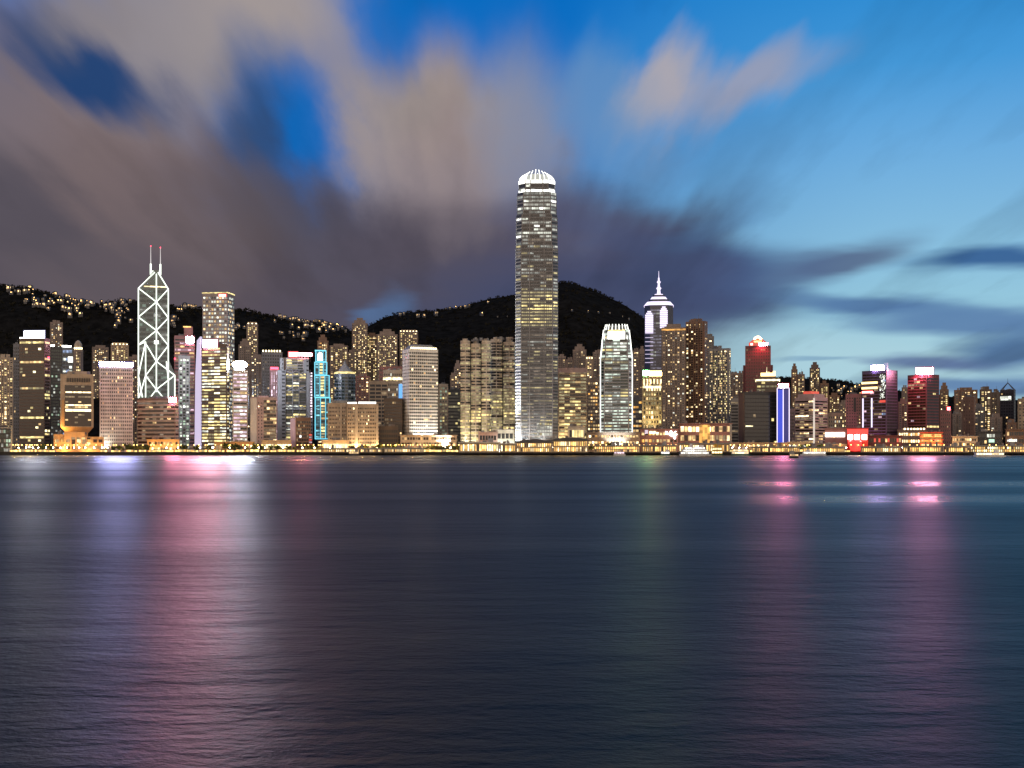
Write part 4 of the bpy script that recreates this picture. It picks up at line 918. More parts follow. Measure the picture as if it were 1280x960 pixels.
T = office('white framed block with bright top storeys beside the porthole tower', 479, 503.5, 463.5, 1900, 'cream', dict(p=.25, rowp=0, lit=[('w_mid', 3), ('c_mid', 3)], dark='glass'), rows=16, cols=9, fw=.55, fh=.5, plant=False)
T.part(MB().box(T.xl(479), T.xl(503), -T.d/2 - .8, -T.d/2 - .2, T.zl(475), T.zl(472), 'y_hi'), 'lit_floor'); T.part(MB().box(T.xl(498.5), T.xl(503), -T.d/2 - 1.4, -T.d/2 - .9, T.zl(503), T.zl(480), 'blue_lit'), 'blue_light_strip'); T.done()
T = office('brown striped tower with pale vertical piers', 461, 485, 477.5, 1790, 'beige', dict(p=.12, rowp=0, lit=[('w_mid', 2), ('w_dim', 3)], dark='near_black'), rows=18, cols=3, fw=.86, fh=.6, plant=False)
T.win('f', 0, T.zl(500), 14, 1, .9, .5, 'warm', u0=T.w - 6, u1=T.w - .5, off=.3); T.done()
T = office('beige block with a plain stepped top behind the colonnaded piers', 409.5, 434, 505, 1625, 'beige', dict(p=.22, rowp=0, lit=[('w_dim', 4), ('w_mid', 2)], dark='glass_brown'), rows=12, cols=12, fw=.55, fh=.45, plant=False)
T.part(MB().box(T.xl(414), T.xl(434), -T.d*.3, T.d*.3, T.h, T.zl(500.5), 'grey'), 'roof_plant_room'); T.part(MB().box(T.xl(425), T.xl(427.5), -T.d/2 - 1, -T.d/2 - .1, 2, T.h, 'cream'), 'corner_pier'); T.done()
T = office('beige block with white roof lights and glowing vertical light columns', 434, 473, 506, 1615, 'beige', dict(p=.25, rowp=0, lit=[('w_dim', 5), ('w_mid', 2), ('w_hi', 1)], dark='glass_brown'), rows=12, cols=18, fw=.6, fh=.45, plant=False)
T.part(MB().box(T.xl(434.5), T.xl(446), -T.d/2 + .2, -T.d/2 + 3, T.h + 1.31, T.zl(502.8), 'neon_white'), 'roof_light'); T.part(MB().box(T.xl(448), T.xl(470), -T.d/2 + .2, -T.d/2 + 3, T.h + 1.31, T.zl(502.3), 'neon_white'), 'roof_light')
T.part(MB().box(T.xl(444), T.xl(447.5), -T.d/2 - 1.2, -T.d/2 - .1, 2, T.h - 1, 'cream'), 'corner_pier'); T.part(MB().box(T.xl(470), T.xl(473), -T.d/2 - 1.2, -T.d/2 - .1, 2, T.h - 1, 'cream'), 'corner_pier')
flood(T, T.xl(445.7), 3, 5e4, (1, .66, .3), T.xl(445.7), 16, out=5, ang=80); flood(T, T.xl(471), 3, 3e4, (1, .66, .3), T.xl(471), 14, out=5, ang=80); flood(T, 0, 3, 2e4, (1, .72, .4), 0, 14, out=16, ang=120); T.done()
T = office('dark unlit office tower beside the porthole tower', 480, 503, 499, 1650, 'bronze', dict(p=.10, rowp=0, lit=[('w_dim', 5), ('w_mid', 1)], dark='glass_brown'), rows=15, cols=9, fw=.8, fh=.6); T.done()
T = office('lower dark annexe in front of the dark unlit tower', 474, 498, 534, 1635, 'bronze', 'dark', rows=5, cols=8, fw=.8, fh=.6, plant=False); T.done()
T = office('slim pale tower with a green tinted window grid, beside the porthole tower', 548.5, 560, 481, 1740, 'cream', dict(p=.6, rowp=.1, lit=[('g_mid', 3), ('y_dim', 4), ('y_mid', 1)], dark='glass_green'), rows=20, cols=3, fw=.6, fh=.55, fins=3, finm='cream'); T.done()
T = office('dark office block between the pale green tower and the rounded towers', 559.5, 576, 487.5, 1760, 'dark_grey', dict(p=.18, rowp=.05, lit=[('y_dim', 4), ('y_mid', 2)], dark='glass_green'), rows=18, cols=5, fw=.9, fh=.6); T.done()
A('apartment tower with a sloping top beside the rounded towers', 567.5, 577, 458.5, 2050, 'taupe', 'resi', bays=2, top='step')
A('small apartment tower behind the dark office block', 562.5, 569, 469, 2150, 'taupe', 'resi_b', bays=1)
# --- between the tallest tower and the spired tower
T = office('beige ribbon windowed block beside the foot of the tallest tower', 698, 733.5, 461, 1640, 'cream', dict(p=.72, rowp=.2, lit=[('y_dim', 5), ('w_mid', 2), ('y_mid', 3)], dark='glass_brown'), rows=25, cols=5, fw=.99, fh=.52, ledge='beige', plant=False)
T.part(MB().box(-T.w/2 - .6, T.w/2 + .6, -T.d/2 - 1, T.d/2, T.zl(466), T.h + 1.31, 'pinkish'), 'parapet_band'); flood(T, -T.w*.3, 2, 7e4, (1, .75, .4), -T.w*.3, 20, out=12, ang=120); T.done()
A('pair topped apartment block behind the tallest tower on the slope', 697, 707.5, 445, 2250, 'taupe', 'resi_d', bays=2)
A('dark stepped apartment tower on the lower slope behind the ribbon windowed block', 716, 733, 437, 2300, 'taupe', 'resi_d', bays=2, top='step')
A('slim apartment tower with bright top floors behind the crowned tower', 732, 741.5, 448, 2200, 'beige', 'resi_b', bays=1, top='lights')
A('tall pale apartment tower half hidden by the crowned tower', 741, 753, 440, 2250, 'taupe', 'resi_d', bays=2)
A('shaded apartment tower behind the beige ribbon windowed block', 707.5, 717.5, 449, 2350, 'taupe', 'resi_d', bays=1)
T = office('cluttered old office block between the ribbon block and the crowned tower', 734, 751, 475, 1800, 'taupe', 'warm', rows=20, cols=5, fw=.7, fh=.5); T.done()
A('narrow apartment tower between the crowned tower and the spired tower', 790.5, 800, 438, 2200, 'taupe', 'resi', bays=1)
A('dim apartment tower beside the foot of the spired tower', 798, 807, 440, 2250, 'taupe', 'resi_d', bays=1, top='step')
T = office('old low block with glowing shop floors behind the crowned tower', 790, 803, 498, 1780, 'mid_grey', 'warm', rows=11, cols=3, fw=.85, fh=.45); T.done()
T = office('yellow lit hotel with green and gold rooftop lights', 803, 827.5, 470, 1700, 'cream', dict(p=.55, rowp=.1, lit=[('y_mid', 3), ('w_mid', 3), ('w_hi', 1), ('y_dim', 3)], dark='glass_brown'), rows=16, cols=7, fw=.55, fh=.6, fins=7, finm='cream', cat='hotel', plant=False)
roof_sign(T, 804, 811, 463, 469, 'sign_green', 'rooftop_sign', y=-T.d/2 - .5, label='green half of the rooftop sign'); roof_sign(T, 811.3, 827, 464, 469.5, 'sign_gold', 'rooftop_sign', y=-T.d/2 - .5, label='gold half of the rooftop sign')
T.part(MB().box(T.xl(803.5), T.xl(827), -T.d/2 - 1.4, -T.d/2 - .9, T.zl(485), T.zl(482.5), 'y_hi'), 'lit_floor')
for k in range(6): T.part(MB().box(T.xl(805 + k*4.2) - .8, T.xl(805 + k*4.2) + .8, -T.d/2 - 1.5, -T.d/2 - .95, T.zl(480), T.zl(474), 'w_hi'), 'arched_window')
flood(T, 0, 30, 5e4, (1, .78, .3), 0, 70, out=22, ang=110); T.done()
# --- dark residential pair and neighbours
A('dark brown apartment tower with a red gold roof edge and a curved front', 827, 857, 409, 1640, 'taupe', 'resi', bays=5, cap=100, group='dark twin apartment towers', top='orange', name='apartment_tower')
A('taller dark twin apartment tower with a blank flank and warm windows', 857, 880.5, 401, 1660, 'brown', 'resi', side=4, bays=4, cap=100, group='dark twin apartment towers', top='plain')
A('blank grey apartment tower peeping out behind the dark twins', 880, 892.5, 420, 1900, 'mid_grey', 'resi_d', bays=1)
A('gridded apartment tower with a white roof light and many warm windows', 886.5, 911, 435, 1720, 'grey', 'resi_b', bays=4, cap=100, top='none', side=2.5, group='dark twin apartment towers'.replace('dark twin', 'gridded'), wcols=2)
T = office('grey striped block beside the dark wide building', 913, 923.5, 499, 1700, 'grey', dict(p=.12, rowp=0, lit=[('w_dim', 3)], dark='near_black'), rows=16, cols=1, fw=.98, fh=.5); T.done()
A('mid grey apartment block behind the striped block', 911.5, 924, 467, 2050, 'taupe', 'resi', bays=2); A('low apartment block with warm windows at the foot of the red topped tower', 921, 932, 466, 2150, 'taupe', 'resi', bays=2)
# red topped tower
T = office('maroon tower with a pyramid roof glowing red', 931.5, 963.5, 433, 1850, 'maroon', dict(p=.12, rowp=.03, lit=[('w_dim', 4), ('p_mid', 1), ('w_mid', 1)], dark='glass_brown'), rows=32, cols=10, fw=.5, fh=.45, plant=False)
w, d = T.w, T.d
T.part(MB().box(-w/2 - 3.2, -w/2 - .01, -d/2 + 3, d/2, -1, T.zl(456), 'maroon').box(w/2 + .01, w/2 + 3.2, -d/2 + 3, d/2, -1, T.zl(456), 'maroon'), 'side_wing')
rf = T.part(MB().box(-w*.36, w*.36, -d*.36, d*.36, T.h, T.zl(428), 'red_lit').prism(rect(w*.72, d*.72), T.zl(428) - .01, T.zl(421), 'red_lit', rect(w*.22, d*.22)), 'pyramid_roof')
MB().box(T.xl(949), T.xl(959.5), -d*.36 - 1.2, -d*.36 - .2, T.zl(431.8), T.zl(428), 'sign_hot').build('rooftop_sign', rf); MB().box(T.xl(938), T.xl(941), -d*.36 - 1.2, -d*.36 - .2, T.zl(431), T.zl(428.3), 'sign_red').build('rooftop_sign', rf)
em = MB(); cx_, cz, rr = T.xl(947.2), T.zl(422.8), 5.2
for k in range(10): t0, t1 = math.pi*(.1 + .8*k/10), math.pi*(.1 + .8*(k+1)/10); em.bar((cx_ + rr*math.cos(t0), -d*.3, cz - 2.5 + rr*math.sin(t0)), (cx_ + rr*math.cos(t1), -d*.3, cz - 2.5 + rr*math.sin(t1)), 1.1, 'sign_gold', 5)
em.build('round_emblem', rf); flood(T, 4, T.h + 3, 3.5e4, (1, .06, .1), 4, T.h - 20, out=8, ang=130); T.done()  # added red spot stands in for the sign's light spilling down
T = office('dark tower with a gold lit tiered roof in front of the red topped tower', 945, 974, 474, 1750, 'dark_brown', dict(p=.3, rowp=.12, lit=[('y_mid', 3), ('w_mid', 2), ('y_dim', 3)], dark='glass_brown'), rows=20, cols=5, fw=.8, fh=.5, plant=False); w, d = T.w, T.d
T.part(MB().box(-w/2 - 1, w/2 + 1, -d/2 - 1.2, d/2, T.zl(476), T.zl(474), 'y_hi'), 'gold_light_band'); T.part(MB().box(-w*.36, w*.36, -d*.36, d*.36, T.h, T.zl(470), 'dark_brown').box(-w*.3, w*.3, -d*.3, d*.3, T.zl(470), T.zl(465.5), 'gold_lit'), 'roof_tier')
T.part(MB().box(T.xl(966), T.xl(969.5), -d*.35, d*.1, T.zl(472), T.zl(463.5), 'gold_lit'), 'roof_turret'); T.part(MB().bar((T.xl(958.5), 0, T.zl(466)), (T.xl(958.5), 0, T.zl(458)), .5, 'y_hi', 5, .2), 'spire'); T.done()
T = office('wide dark glass building with hardly a light', 930.5, 971.5, 491, 1625, 'near_black', dict(p=.03, rowp=0, lit=[('y_mid', 2), ('w_dim', 2)], dark='glass'), rows=15, cols=12, fw=.92, fh=.75, side=-7, yaw=20, sidesty='dark', plant=False)
T.part(MB().box(-T.w/2 - .3, -T.w/2 - .05, -T.d/2, T.d/2, 0, T.h, 'brown'), 'brown_side_wall'); T.part(MB().box(T.xl(932), T.xl(941), -T.d/2 - .6, -T.d/2 - .2, T.zl(533.3), T.zl(532), 'y_hi'), 'lit_floor'); T.done()
T = office('slim blue lit tower edged with white tubes under a red white sign', 971.5, 986.5, 485.5, 1615, 'near_black', 'dark', rows=1, cols=1, fw=.01, fh=.01, plant=False); T.pend.clear(); w, d = T.w, T.d
T.part(MB().box(-w/2 + .8, -.6, -d/2 - .5, -d/2 - .05, 1, T.h - 1.5, 'blue_face'), 'blue_glass_front'); T.part(MB().box(.6, w/2 - .8, -d/2 - .5, -d/2 - .05, 1, T.h - 1.5, 'blue_dim'), 'blue_glass_front')
for x in (-w/2, 0, w/2): T.part(MB().box(x-.55, x+.55, -d/2 - 1.1, -d/2 - .55, 0, T.h, 'neon_purple'), 'light_tube')
T.part(MB().box(-w/2, w/2, -d/2 - 1.1, -d/2 - .55, T.h + .05, T.h + 1.2, 'neon_purple'), 'light_tube'); roof_sign(T, 973.5, 985.5, 480, 484.5, 'sign_crimson'); T.done()
A('tall hillside apartment tower with a square turret, nearer the blue lit tower', 989, 997, 461.5, 2300, 'brown', 'resi_b', bays=1, top='step'); A('apartment slab joined to the square turreted tower', 996.5, 1006, 467.5, 2320, 'taupe', 'resi_b', bays=2)
A('tall lone apartment tower with a stepped top against the pale sky', 1012, 1025, 459.5, 2350, 'dark_brown', 'resi_b', bays=2, top='step')
A('squat apartment block behind the pink striped tower', 1025, 1036, 479, 2300, 'brown', 'resi_b', bays=2)
T = office('pink striped office tower with a pale lit corner under a red roof box', 993.5, 1017.5, 497.5, 1640, 'pinkish', dict(p=.55, rowp=.3, lit=[('w_mid', 4), ('w_dim', 4), ('a_dim', 3), ('w_hi', 1)], dark='glass_brown'), rows=18, cols=4, fw=.99, fh=.5, side=17, yaw=35, sidecols=3, plant=False)
T.part(MB().box(-T.w*.42, T.w*.42, -T.d*.4, T.d*.4, T.h, T.zl(492), 'pinkish').box(-T.w*.2, T.w*.2, -T.d*.3, T.d*.3, T.zl(492) - .05, T.zl(488.5), 'red_lit'), 'red_roof_box'); T.part(MB().box(T.w/2 - .8, T.w/2 + .9, -T.d/2 - .9, -T.d/2 + .8, 0, T.h, 'pale_corner'), 'lit_corner'); T.done()
T = office('narrow pink block squeezed between the blue tower and the pink striped tower', 986.5, 994, 512, 1700, 'pinkish', 'hotel', rows=12, cols=3, fw=.5, fh=.5); T.done()
T = office('pink brick tower with a dark notch near the red sign box', 1057, 1077, 493.5, 1700, 'dull_pink', 'hotel', rows=18, cols=6, fw=.4, fh=.4)
T.part(MB().box(T.xl(1067), T.xl(1070), -T.d/2 - .3, -T.d/2 - .05, T.zl(515), T.zl(497), 'near_black'), 'dark_notch'); T.done()
T = office('low beige apartment block with small balconies behind the white lit hall', 1035, 1056, 517, 1720, 'beige', 'resi', rows=9, cols=8, fw=.5, fh=.5); T.done()
A('hillside apartment cluster half lost in trees', 1036, 1050, 494, 2250, 'brown', 'resi_b', bays=3); A('lower apartment block on the wooded slope', 1049, 1060, 503, 2150, 'taupe', 'resi_b', bays=2)
# neon tower and its dark twin
T = office('dark glass tower with neon columns and gold floors under a white violet sign', 1077.5, 1108, 463.5, 1640, 'violet_wall', dict(p=.15, rowp=.05, lit=[('p_mid', 2), ('w_dim', 3), ('b_mid', 1)], dark='glass_brown'), rows=26, cols=6, fw=.95, fh=.6, side=14, yaw=34, sidecols=4, sidesty='dark', plant=False)
roof_sign(T, 1090, 1103.5, 456, 462, 'sign_violet', face=R(30)); T.part(MB().box(T.xl(1105), T.xl(1108.5), -T.d/2 + .4, -T.d/2 + 3, T.h, T.zl(453.5), 'rim_white'), 'roof_beacon')
for p, m in ((477.5, 'gold_lit'), (484, 'gold_lit')): T.part(MB().box(T.xl(1077.5), T.xl(1097), -T.d/2 - .9, -T.d/2 - .2, T.zl(p + 1.4), T.zl(p - 1.2), m), 'gold_light_band')
T.part(MB().box(T.xl(1078), T.xl(1091), -T.d/2 - 1, -T.d/2 - .2, T.zl(490.5), T.zl(488), 'sign_red'), 'red_light_band')
for px in (1079, 1090): T.part(MB().box(T.xl(px) - .8, T.xl(px) + .8, -T.d/2 - 1, -T.d/2 - .2, T.zl(534), T.zl(497), 'neon_purple'), 'neon_column')
sp = MB(); rr_ = T.rnd
for k in range(70):
    x, z = T.xl(rr_.uniform(1100, 1107)), T.zl(rr_.uniform(468, 498)); sp.box(x-.6, x+.6, -T.d/2 - .6, -T.d/2 - .2, z-.6, z+.6, 'c_mid')
T.part(sp, 'sparkling_lights', kind='stuff'); T.part(MB().box(T.xl(1100), T.xl(1107), -T.d/2 - 1, -T.d/2 - .2, T.zl(503), T.zl(500), 'red_face'), 'red_light_band'); flood(T, -4, 3, 5e4, (.9, .2, .5), -4, 30, out=14, ang=120); T.done()
T = office('dark glass twin tower washed red below its pink white sign', 1134.5, 1158, 469, 1640, 'maroon', dict(p=.14, rowp=.05, lit=[('p_mid', 2), ('w_dim', 3), ('w_mid', 1)], dark='glass_brown'), rows=25, cols=6, fw=.95, fh=.6, side=16, yaw=38, sidecols=4, sidesty='dark', plant=False)
roof_sign(T, 1147, 1163.5, 459.5, 467, 'sign_far_pink', y=-T.d/2 + .2, face=R(34)); flood(T, 2, T.h + 6, 8e4, (1, .12, .22), 2, T.h - 30, out=16, ang=110); flood(T, 0, 2, 2e4, (1, .15, .3), 0, 30, out=16, ang=120); T.done()  # red spots added in place of the sign's spill down the front
A('slim apartment tower with lit landings between the dark glass twins', 1127, 1135, 484, 1950, 'taupe', 'resi_b', bays=1); A('pinkish gridded block below the slim tower between the dark twins', 1122.5, 1135, 502, 1800, 'dull_pink', 'resi_d', bays=2)
A('brown apartment tower with yellow windows beside the red washed twin', 1174.5, 1186, 486.5, 2000, 'brown', 'resi_b', bays=2, top='step')
T = office('small pinkish block with a red roof beacon', 1175, 1189, 514, 1680, 'dull_pink', 'hotel', rows=10, cols=5, fw=.4, fh=.4); roof_sign(T, 1184, 1187.8, 508.8, 513, 'lamp_red', 'roof_beacon', frame=False); T.done()
A('wide apartment block with twin lift towers against the cloud bank', 1192.5, 1222, 487, 1950, 'brown', 'resi', bays=4, top='plain')
T = office('plain brown tower in front of the wide apartment block', 1203, 1217.5, 497, 1720, 'brown', 'hotel', rows=15, cols=4, fw=.15, fh=.4, side=2); T.done()
A('grey low apartment block beside the plain brown tower', 1217, 1231, 508, 1850, 'mid_grey', 'resi_d', bays=2)
A('apartment tower dotted with white windows near the lattice topped tower', 1224.5, 1240, 486.5, 1980, 'dark_brown', 'resi_b', bays=2, top='plain'); A('shorter dark apartment tower next to the lattice topped tower', 1239, 1250, 490, 2000, 'dark_brown', 'resi', bays=2)
T = office('dark tower capped by an open steel pyramid', 1250, 1267.5, 488, 1750, 'near_black', dict(p=.12, rowp=0, lit=[('w_mid', 3), ('w_dim', 3)], dark='glass'), rows=20, cols=5, fw=.6, fh=.5, side=2, plant=False); w, d = T.w, T.d
ap = (0, 0, T.zl(478)); T.part(MB().bar(ap, (0, 0, T.zl(472.5)), .35, 'post_metal', 5, .15), 'mast')
for x in (-w/2, w/2):
    for y in (-d/2, d/2): T.part(MB().bar((x, y, T.h), ap, .55, 'post_metal', 5), 'lattice_strut')
T.part(MB().box(T.xl(1250.5), T.xl(1264), -d/2 - .5, -d/2 - .1, T.zl(500), T.zl(495), 'c_mid'), 'lit_floor'); T.done()
T = office('pale brown tower cut off by the picture edge past the lattice topped tower'.replace('cut off by the picture edge past', 'standing last in line past'), 1272, 1292, 499, 1760, 'beige', 'hotel', rows=16, cols=4, fw=.5, fh=.5); T.done()
A('low apartment block with balconies before the lattice topped tower', 1237, 1253, 521, 1760, 'taupe', 'resi', bays=2); A('brown block with pale end wall beside the lattice topped tower', 1258, 1271, 528, 1720, 'brown', 'resi_d', bays=2)
A('square grey block among the low houses near the eastern pier'.replace('eastern', 'farthest'), 1190, 1203, 517, 1800, 'taupe', 'resi_d', bays=2)
# ------------------------------------------------------------------ low waterfront: podiums, piers
def podium(label, a, b, ytop, D, wall='beige', sty='warm', rows=2, cols=12, fw=.8, fh=.5, roof=None, cat='podium block', name='podium_block', fl=None):
    T = Tower(name, label, cat, a, b, ytop, D, depth=24); w, d = T.w, T.d
    T.part(MB().box(-w/2, w/2, -d/2, d/2, -1, T.h, wall), 'wall'); T.part(MB().box(-w/2 - 1, w/2 + 1, -d/2 - 2, d/2 + .5, T.h, T.h + .9, roof or wall), 'roof_slab')
    T.win('f', .8, T.h - .6, rows, cols, fw, fh, sty, mx=1.5); return T
T = podium('long low podium with a dark strip of windows under the porthole tower', 500.5, 571, 544.5, 1600, 'beige', dict(p=.35, rowp=0, lit=[('w_dim', 4), ('w_mid', 2)], dark='glass_brown'), 3, 20); flood(T, 0, 2, 2e4, (1, .7, .4), 0, 10, out=18, ang=140); T.done()
T = podium('wide podium with tall amber windows below the dark twin towers', 849, 914.5, 530, 1590, 'dull_pink', dict(p=.8, rowp=.2, lit=[('w_mid', 4), ('w_hi', 2), ('w_dim', 2)], dark='glass_brown'), 3, 13, .8, .6)
T.part(MB().box(T.xl(874), T.xl(887.5), -T.d/2 - .7, -T.d/2 - .2, 1, T.h - 1, 'o_mid'), 'amber_glass_hall'); T.part(MB().box(T.xl(912), T.xl(914.8), -T.d/2 - 1.5, -T.d/2 - .1, 0, T.h, 'grey'), 'end_pier'); T.done()
T = podium('lower shopping podium with a white sparkling sign', 800, 848, 537, 1585, 'dull_pink', 'warm', 3, 10, .7, .4)
rr_ = random.Random(3)
for k in range(16):
    px = 828 + 18*rr_.random(); py = 539 + 8*(px-828)/18*rr_.random() + rr_.random()*2; x, z = T.xl(px), T.zl(py); a = rr_.random()*3
    T.part(MB().bar((x - 1.6*math.cos(a), -T.d/2 - .7, z - 1.6*math.sin(a)), (x + 1.6*math.cos(a), -T.d/2 - .7, z + 1.6*math.sin(a)), .45, 'sign_script', 5), 'sign_stroke')
T.part(MB().box(T.xl(806), T.xl(810), -T.d/2 - .8, -T.d/2 - .2, T.zl(542), T.zl(537.6), 'p_hi'), 'bright_window'); T.part(MB().box(T.xl(812), T.xl(820), -T.d/2 - .8, -T.d/2 - .2, T.zl(542), T.zl(539), 'y_hi'), 'bright_window'); T.done()
T = podium('terraced podium with hanging planting under the crowned tower', 734, 800, 541, 1580, 'taupe', 'warm', 3, 16, .7, .35); T.done()
T = podium('pale lit entrance hall beside the ribbon windowed block', 710, 731, 534, 1600, 'white_stone', dict(p=.95, rowp=0, lit=[('y_mid', 3), ('w_mid', 2)], dark='glass'), 2, 5, .8, .6); T.done()
T = podium('pale lit box with a green spotlight between the rounded towers and the tallest tower', 620, 643, 538, 1605, 'white_stone', dict(p=.3, rowp=0, lit=[('y_mid', 3), ('g_mid', 2)], dark='glass_grey'), 2, 4); flood(T, 0, 2, 3e4, (.9, 1, .85), 0, 10, out=12, ang=140); T.done()
T = podium('small pinkish podium at the foot of the rounded towers', 598, 622, 541, 1600, 'pinkish', 'hotel', 2, 6); T.done()
T = podium('orange lit civic building between dark trees', 184, 224, 550, 1580, 'orange_stone', 'warm', 2, 10, .7, .5); flood(T, -8, 1, 1.4e4, (1, .55, .12), -8, 8, out=10, ang=140); flood(T, 12, 1, 1.4e4, (1, .6, .2), 12, 8, out=10, ang=140); T.done()
T = podium('long low hall with a pale green lit ceiling behind the promenade trees', 327, 364, 551, 1580, 'beige', dict(p=1, rowp=0, lit=[('y_mid', 3), ('y_hi', 3)], dark='glass'), 1, 10, .8, .4); T.done()
T = podium('bright terraced hall with white awnings behind the colonnaded piers', 403, 436, 551, 1570, 'cream', dict(p=1, rowp=0, lit=[('w_hi', 3), ('y_hi', 2)], dark='glass'), 1, 8, .85, .5); T.done()
T = podium('low shed with warm lit bays behind the promenade trees', 268, 318, 553, 1580, 'orange_stone', 'warm', 1, 12, .7, .5); T.done()
T = podium('white lit exhibition hall beside the red sign box', 1031, 1058, 536, 1590, 'dull_pink', dict(p=.2, rowp=0, lit=[('w_mid', 1)], dark='pinkish'), 2, 6)
T.part(MB().box(T.xl(1031.5), T.xl(1056), -T.d/2 - 1, -T.d/2 - .2, T.zl(546), T.zl(540.5), 'sign_soft'), 'light_band'); T.done()
T = podium('red box building with three round white glowing signs on it', 1059, 1085, 536, 1560, 'red_paint', dict(p=.3, rowp=0, lit=[('red_face', 3)], dark='red_paint'), 1, 4)
T.part(MB().box(-T.w/2 - .2, T.w/2 + .2, -T.d/2 - 1, -T.d/2 - .15, T.zl(542), T.h - .2, 'red_sign'), 'red_sign_board')
for c in (1063, 1071.5, 1080.5): T.part(MB().box(T.xl(c - 3), T.xl(c + 3), -T.d/2 - 2.2, -T.d/2 - 1.2, T.zl(549.5), T.zl(543.2), 'sign_plain'), 'white_sign')
T.part(MB().lathe([(.5, 1), (6, 2), (8.5, T.zl(552)), (6, T.zl(550.5))], 'red_sign', 16, (T.xl(1069), -T.d/2 - 6)), 'red_drum'); T.done()
T = podium('low reddish hall between the neon tower and its dark twin', 1085, 1128, 545, 1590, 'maroon', dict(p=.4, rowp=.1, lit=[('w_mid', 3), ('o_mid', 3), ('red_face', 2)], dark='glass_brown'), 2, 14, .8, .5); T.done()
T = podium('grey hall lined with round roof lamps under the red washed twin', 1122, 1160, 538, 1620, 'taupe', 'warm', 3, 12, .7, .4)
for k in range(7): T.part(MB().box(T.xl(1131 + k*4) - 1.1, T.xl(1131 + k*4) + 1.1, -T.d/2 - 1.4, -T.d/2 + .6, T.h + .9, T.h + 3, 'lamp_warm'), 'roof_lamp')
T.done()
T = podium('tiered orange lit pagoda like hall on the shore', 1150, 1178, 541, 1580, 'orange_stone', dict(p=.9, rowp=.2, lit=[('o_mid', 3), ('o_hi', 3), ('w_mid', 1)], dark='glass_brown'), 4, 9, .9, .45, 'red_paint')
for p in (545, 550, 555): T.part(MB().box(-T.w/2 - 1.5, T.w/2 + 1.5, -T.d/2 - 2.5, -T.d/2 + .1, T.zl(p), T.zl(p) + .8, 'red_paint'), 'eave')
flood(T, 0, 2, 4e4, (1, .45, .1), 0, 12, out=18, ang=140); T.done()
T = podium('long yellow lit market hall beside the tiered orange hall', 1190, 1222, 546, 1575, 'cream', 'warm', 3, 14, .8, .5); T.done()
T = podium('dark shed with one pale lit bay among the low shore buildings', 1222, 1252, 540, 1600, 'near_black', dict(p=.12, rowp=0, lit=[('c_mid', 2), ('w_mid', 2)], dark='glass'), 3, 8); T.part(MB().box(T.xl(1236), T.xl(1243), -T.d/2 - .8, -T.d/2 - .2, T.zl(553), T.zl(549), 'green_mint'), 'bright_window'); T.done()
T = podium('brown block with a small white script sign on the shore', 1257, 1290, 537, 1590, 'brown', 'hotel', 3, 10)
for k in range(6): T.part(MB().box(T.xl(1259 + k*2.1), T.xl(1260.6 + k*2.1), -T.d/2 - .8, -T.d/2 - .2, T.zl(552), T.zl(549.5 - (k % 3)*.4), 'c_hi'), 'sign_letter')
T.done()
T = podium('narrow pale kiosk building with white light beside the dark wide building', 985, 1012, 553, 1560, 'cream', 'white', 1, 8, .8, .5); T.done()
T = podium('low dark shore shed between the pink striped tower and the exhibition hall', 1012, 1058, 556, 1545, 'taupe', 'warm', 1, 14, .5, .3); T.done()
T = podium('low lit parade of shops in front of the dark wide building', 914, 986, 554, 1550, 'taupe', 'warm', 2, 24, .6, .4); T.done()

def pier(label, a, b, ytop, ybot=565.6, cols=16, D=1485, sty='w_hi', hood='grey', curved=False, col='cream', two=False):
    """finger pier: deck on piles, colonnade in front of a lit hall, flat or curved roof"""
    T = Tower('pier_building', label, 'pier', a, b, ytop, D, depth=26, z0=1.2, group='piers along the harbour front'); w, d, h = T.w, T.d, T.h
    T.part(MB().box(-w/2 - 2, w/2 + 2, -d/2 - 3, d/2, .8, 2.3, 'seawall'), 'deck')
    pl = MB(); n = max(4, int(w/6))
    for k in range(n): pl.bar((-w/2 + w*(k+.5)/n, -d/2 - 2.4, -4), (-w/2 + w*(k+.5)/n, -d/2 - 2.4, .85), .45, 'seawall', 5)
    T.part(pl, 'piles', kind='stuff')
    T.part(MB().box(-w/2 + 1, w/2 - 1, -d/2 + 3, d/2 - 1, 2.3, h - 1.2, 'cream'), 'hall_wall')
    T.win(((-w/2 + 1, -d/2 + 3), (w/2 - 1, -d/2 + 3)), 2.6, h - 1.5, 2 if two else 1, cols, .8, .72, dict(p=.9, rowp=0, lit=[(sty, 4), ('gold_hi', 4), ('gold_mid', 3), ('w_mid', 1)], dark='glass_brown'), mx=.5)
    for k in range(cols + 1):
        x = -w/2 + .6 + (w-1.2)*k/cols; T.part(MB().box(x-.5, x+.5, -d/2 - .5, -d/2 + .5, 2.3, h - 1.2, col), 'column')
    if curved:
        n = 14; rf = MB(); top = [(-w/2 - 2 + (w+4)*k/n, h - 1.2 + 3.2*max(0, math.sin(math.pi*k/n))**.8) for k in range(n+1)]
        for (xa, za), (xb, zb) in zip(top, top[1:]):
            q = [(xa, h-1.2), (xb, h-1.2), (xb, zb+.6), (xa, za+.6)]; kk = len(rf.v); mi = rf.mi('roofing'); rf.v += [(x, -d/2-1.5, z) for x, z in q] + [(x, d/2, z) for x, z in q]
            rf.f += [(kk, kk+1, kk+2, kk+3), (kk+3, kk+2, kk+6, kk+7), (kk+7, kk+6, kk+5, kk+4)]; rf.m += [mi]*3
        T.part(rf, 'curved_roof')
    else: T.part(MB().box(-w/2 - 1.5, w/2 + 1.5, -d/2 - 1.5, d/2 + .5, h - 1.2, h, hood), 'roof')
    return T.done()
pier('low colonnaded pier with a flat roof in front of the bright terraced hall', 401, 478, 560, cols=34, col='cream')
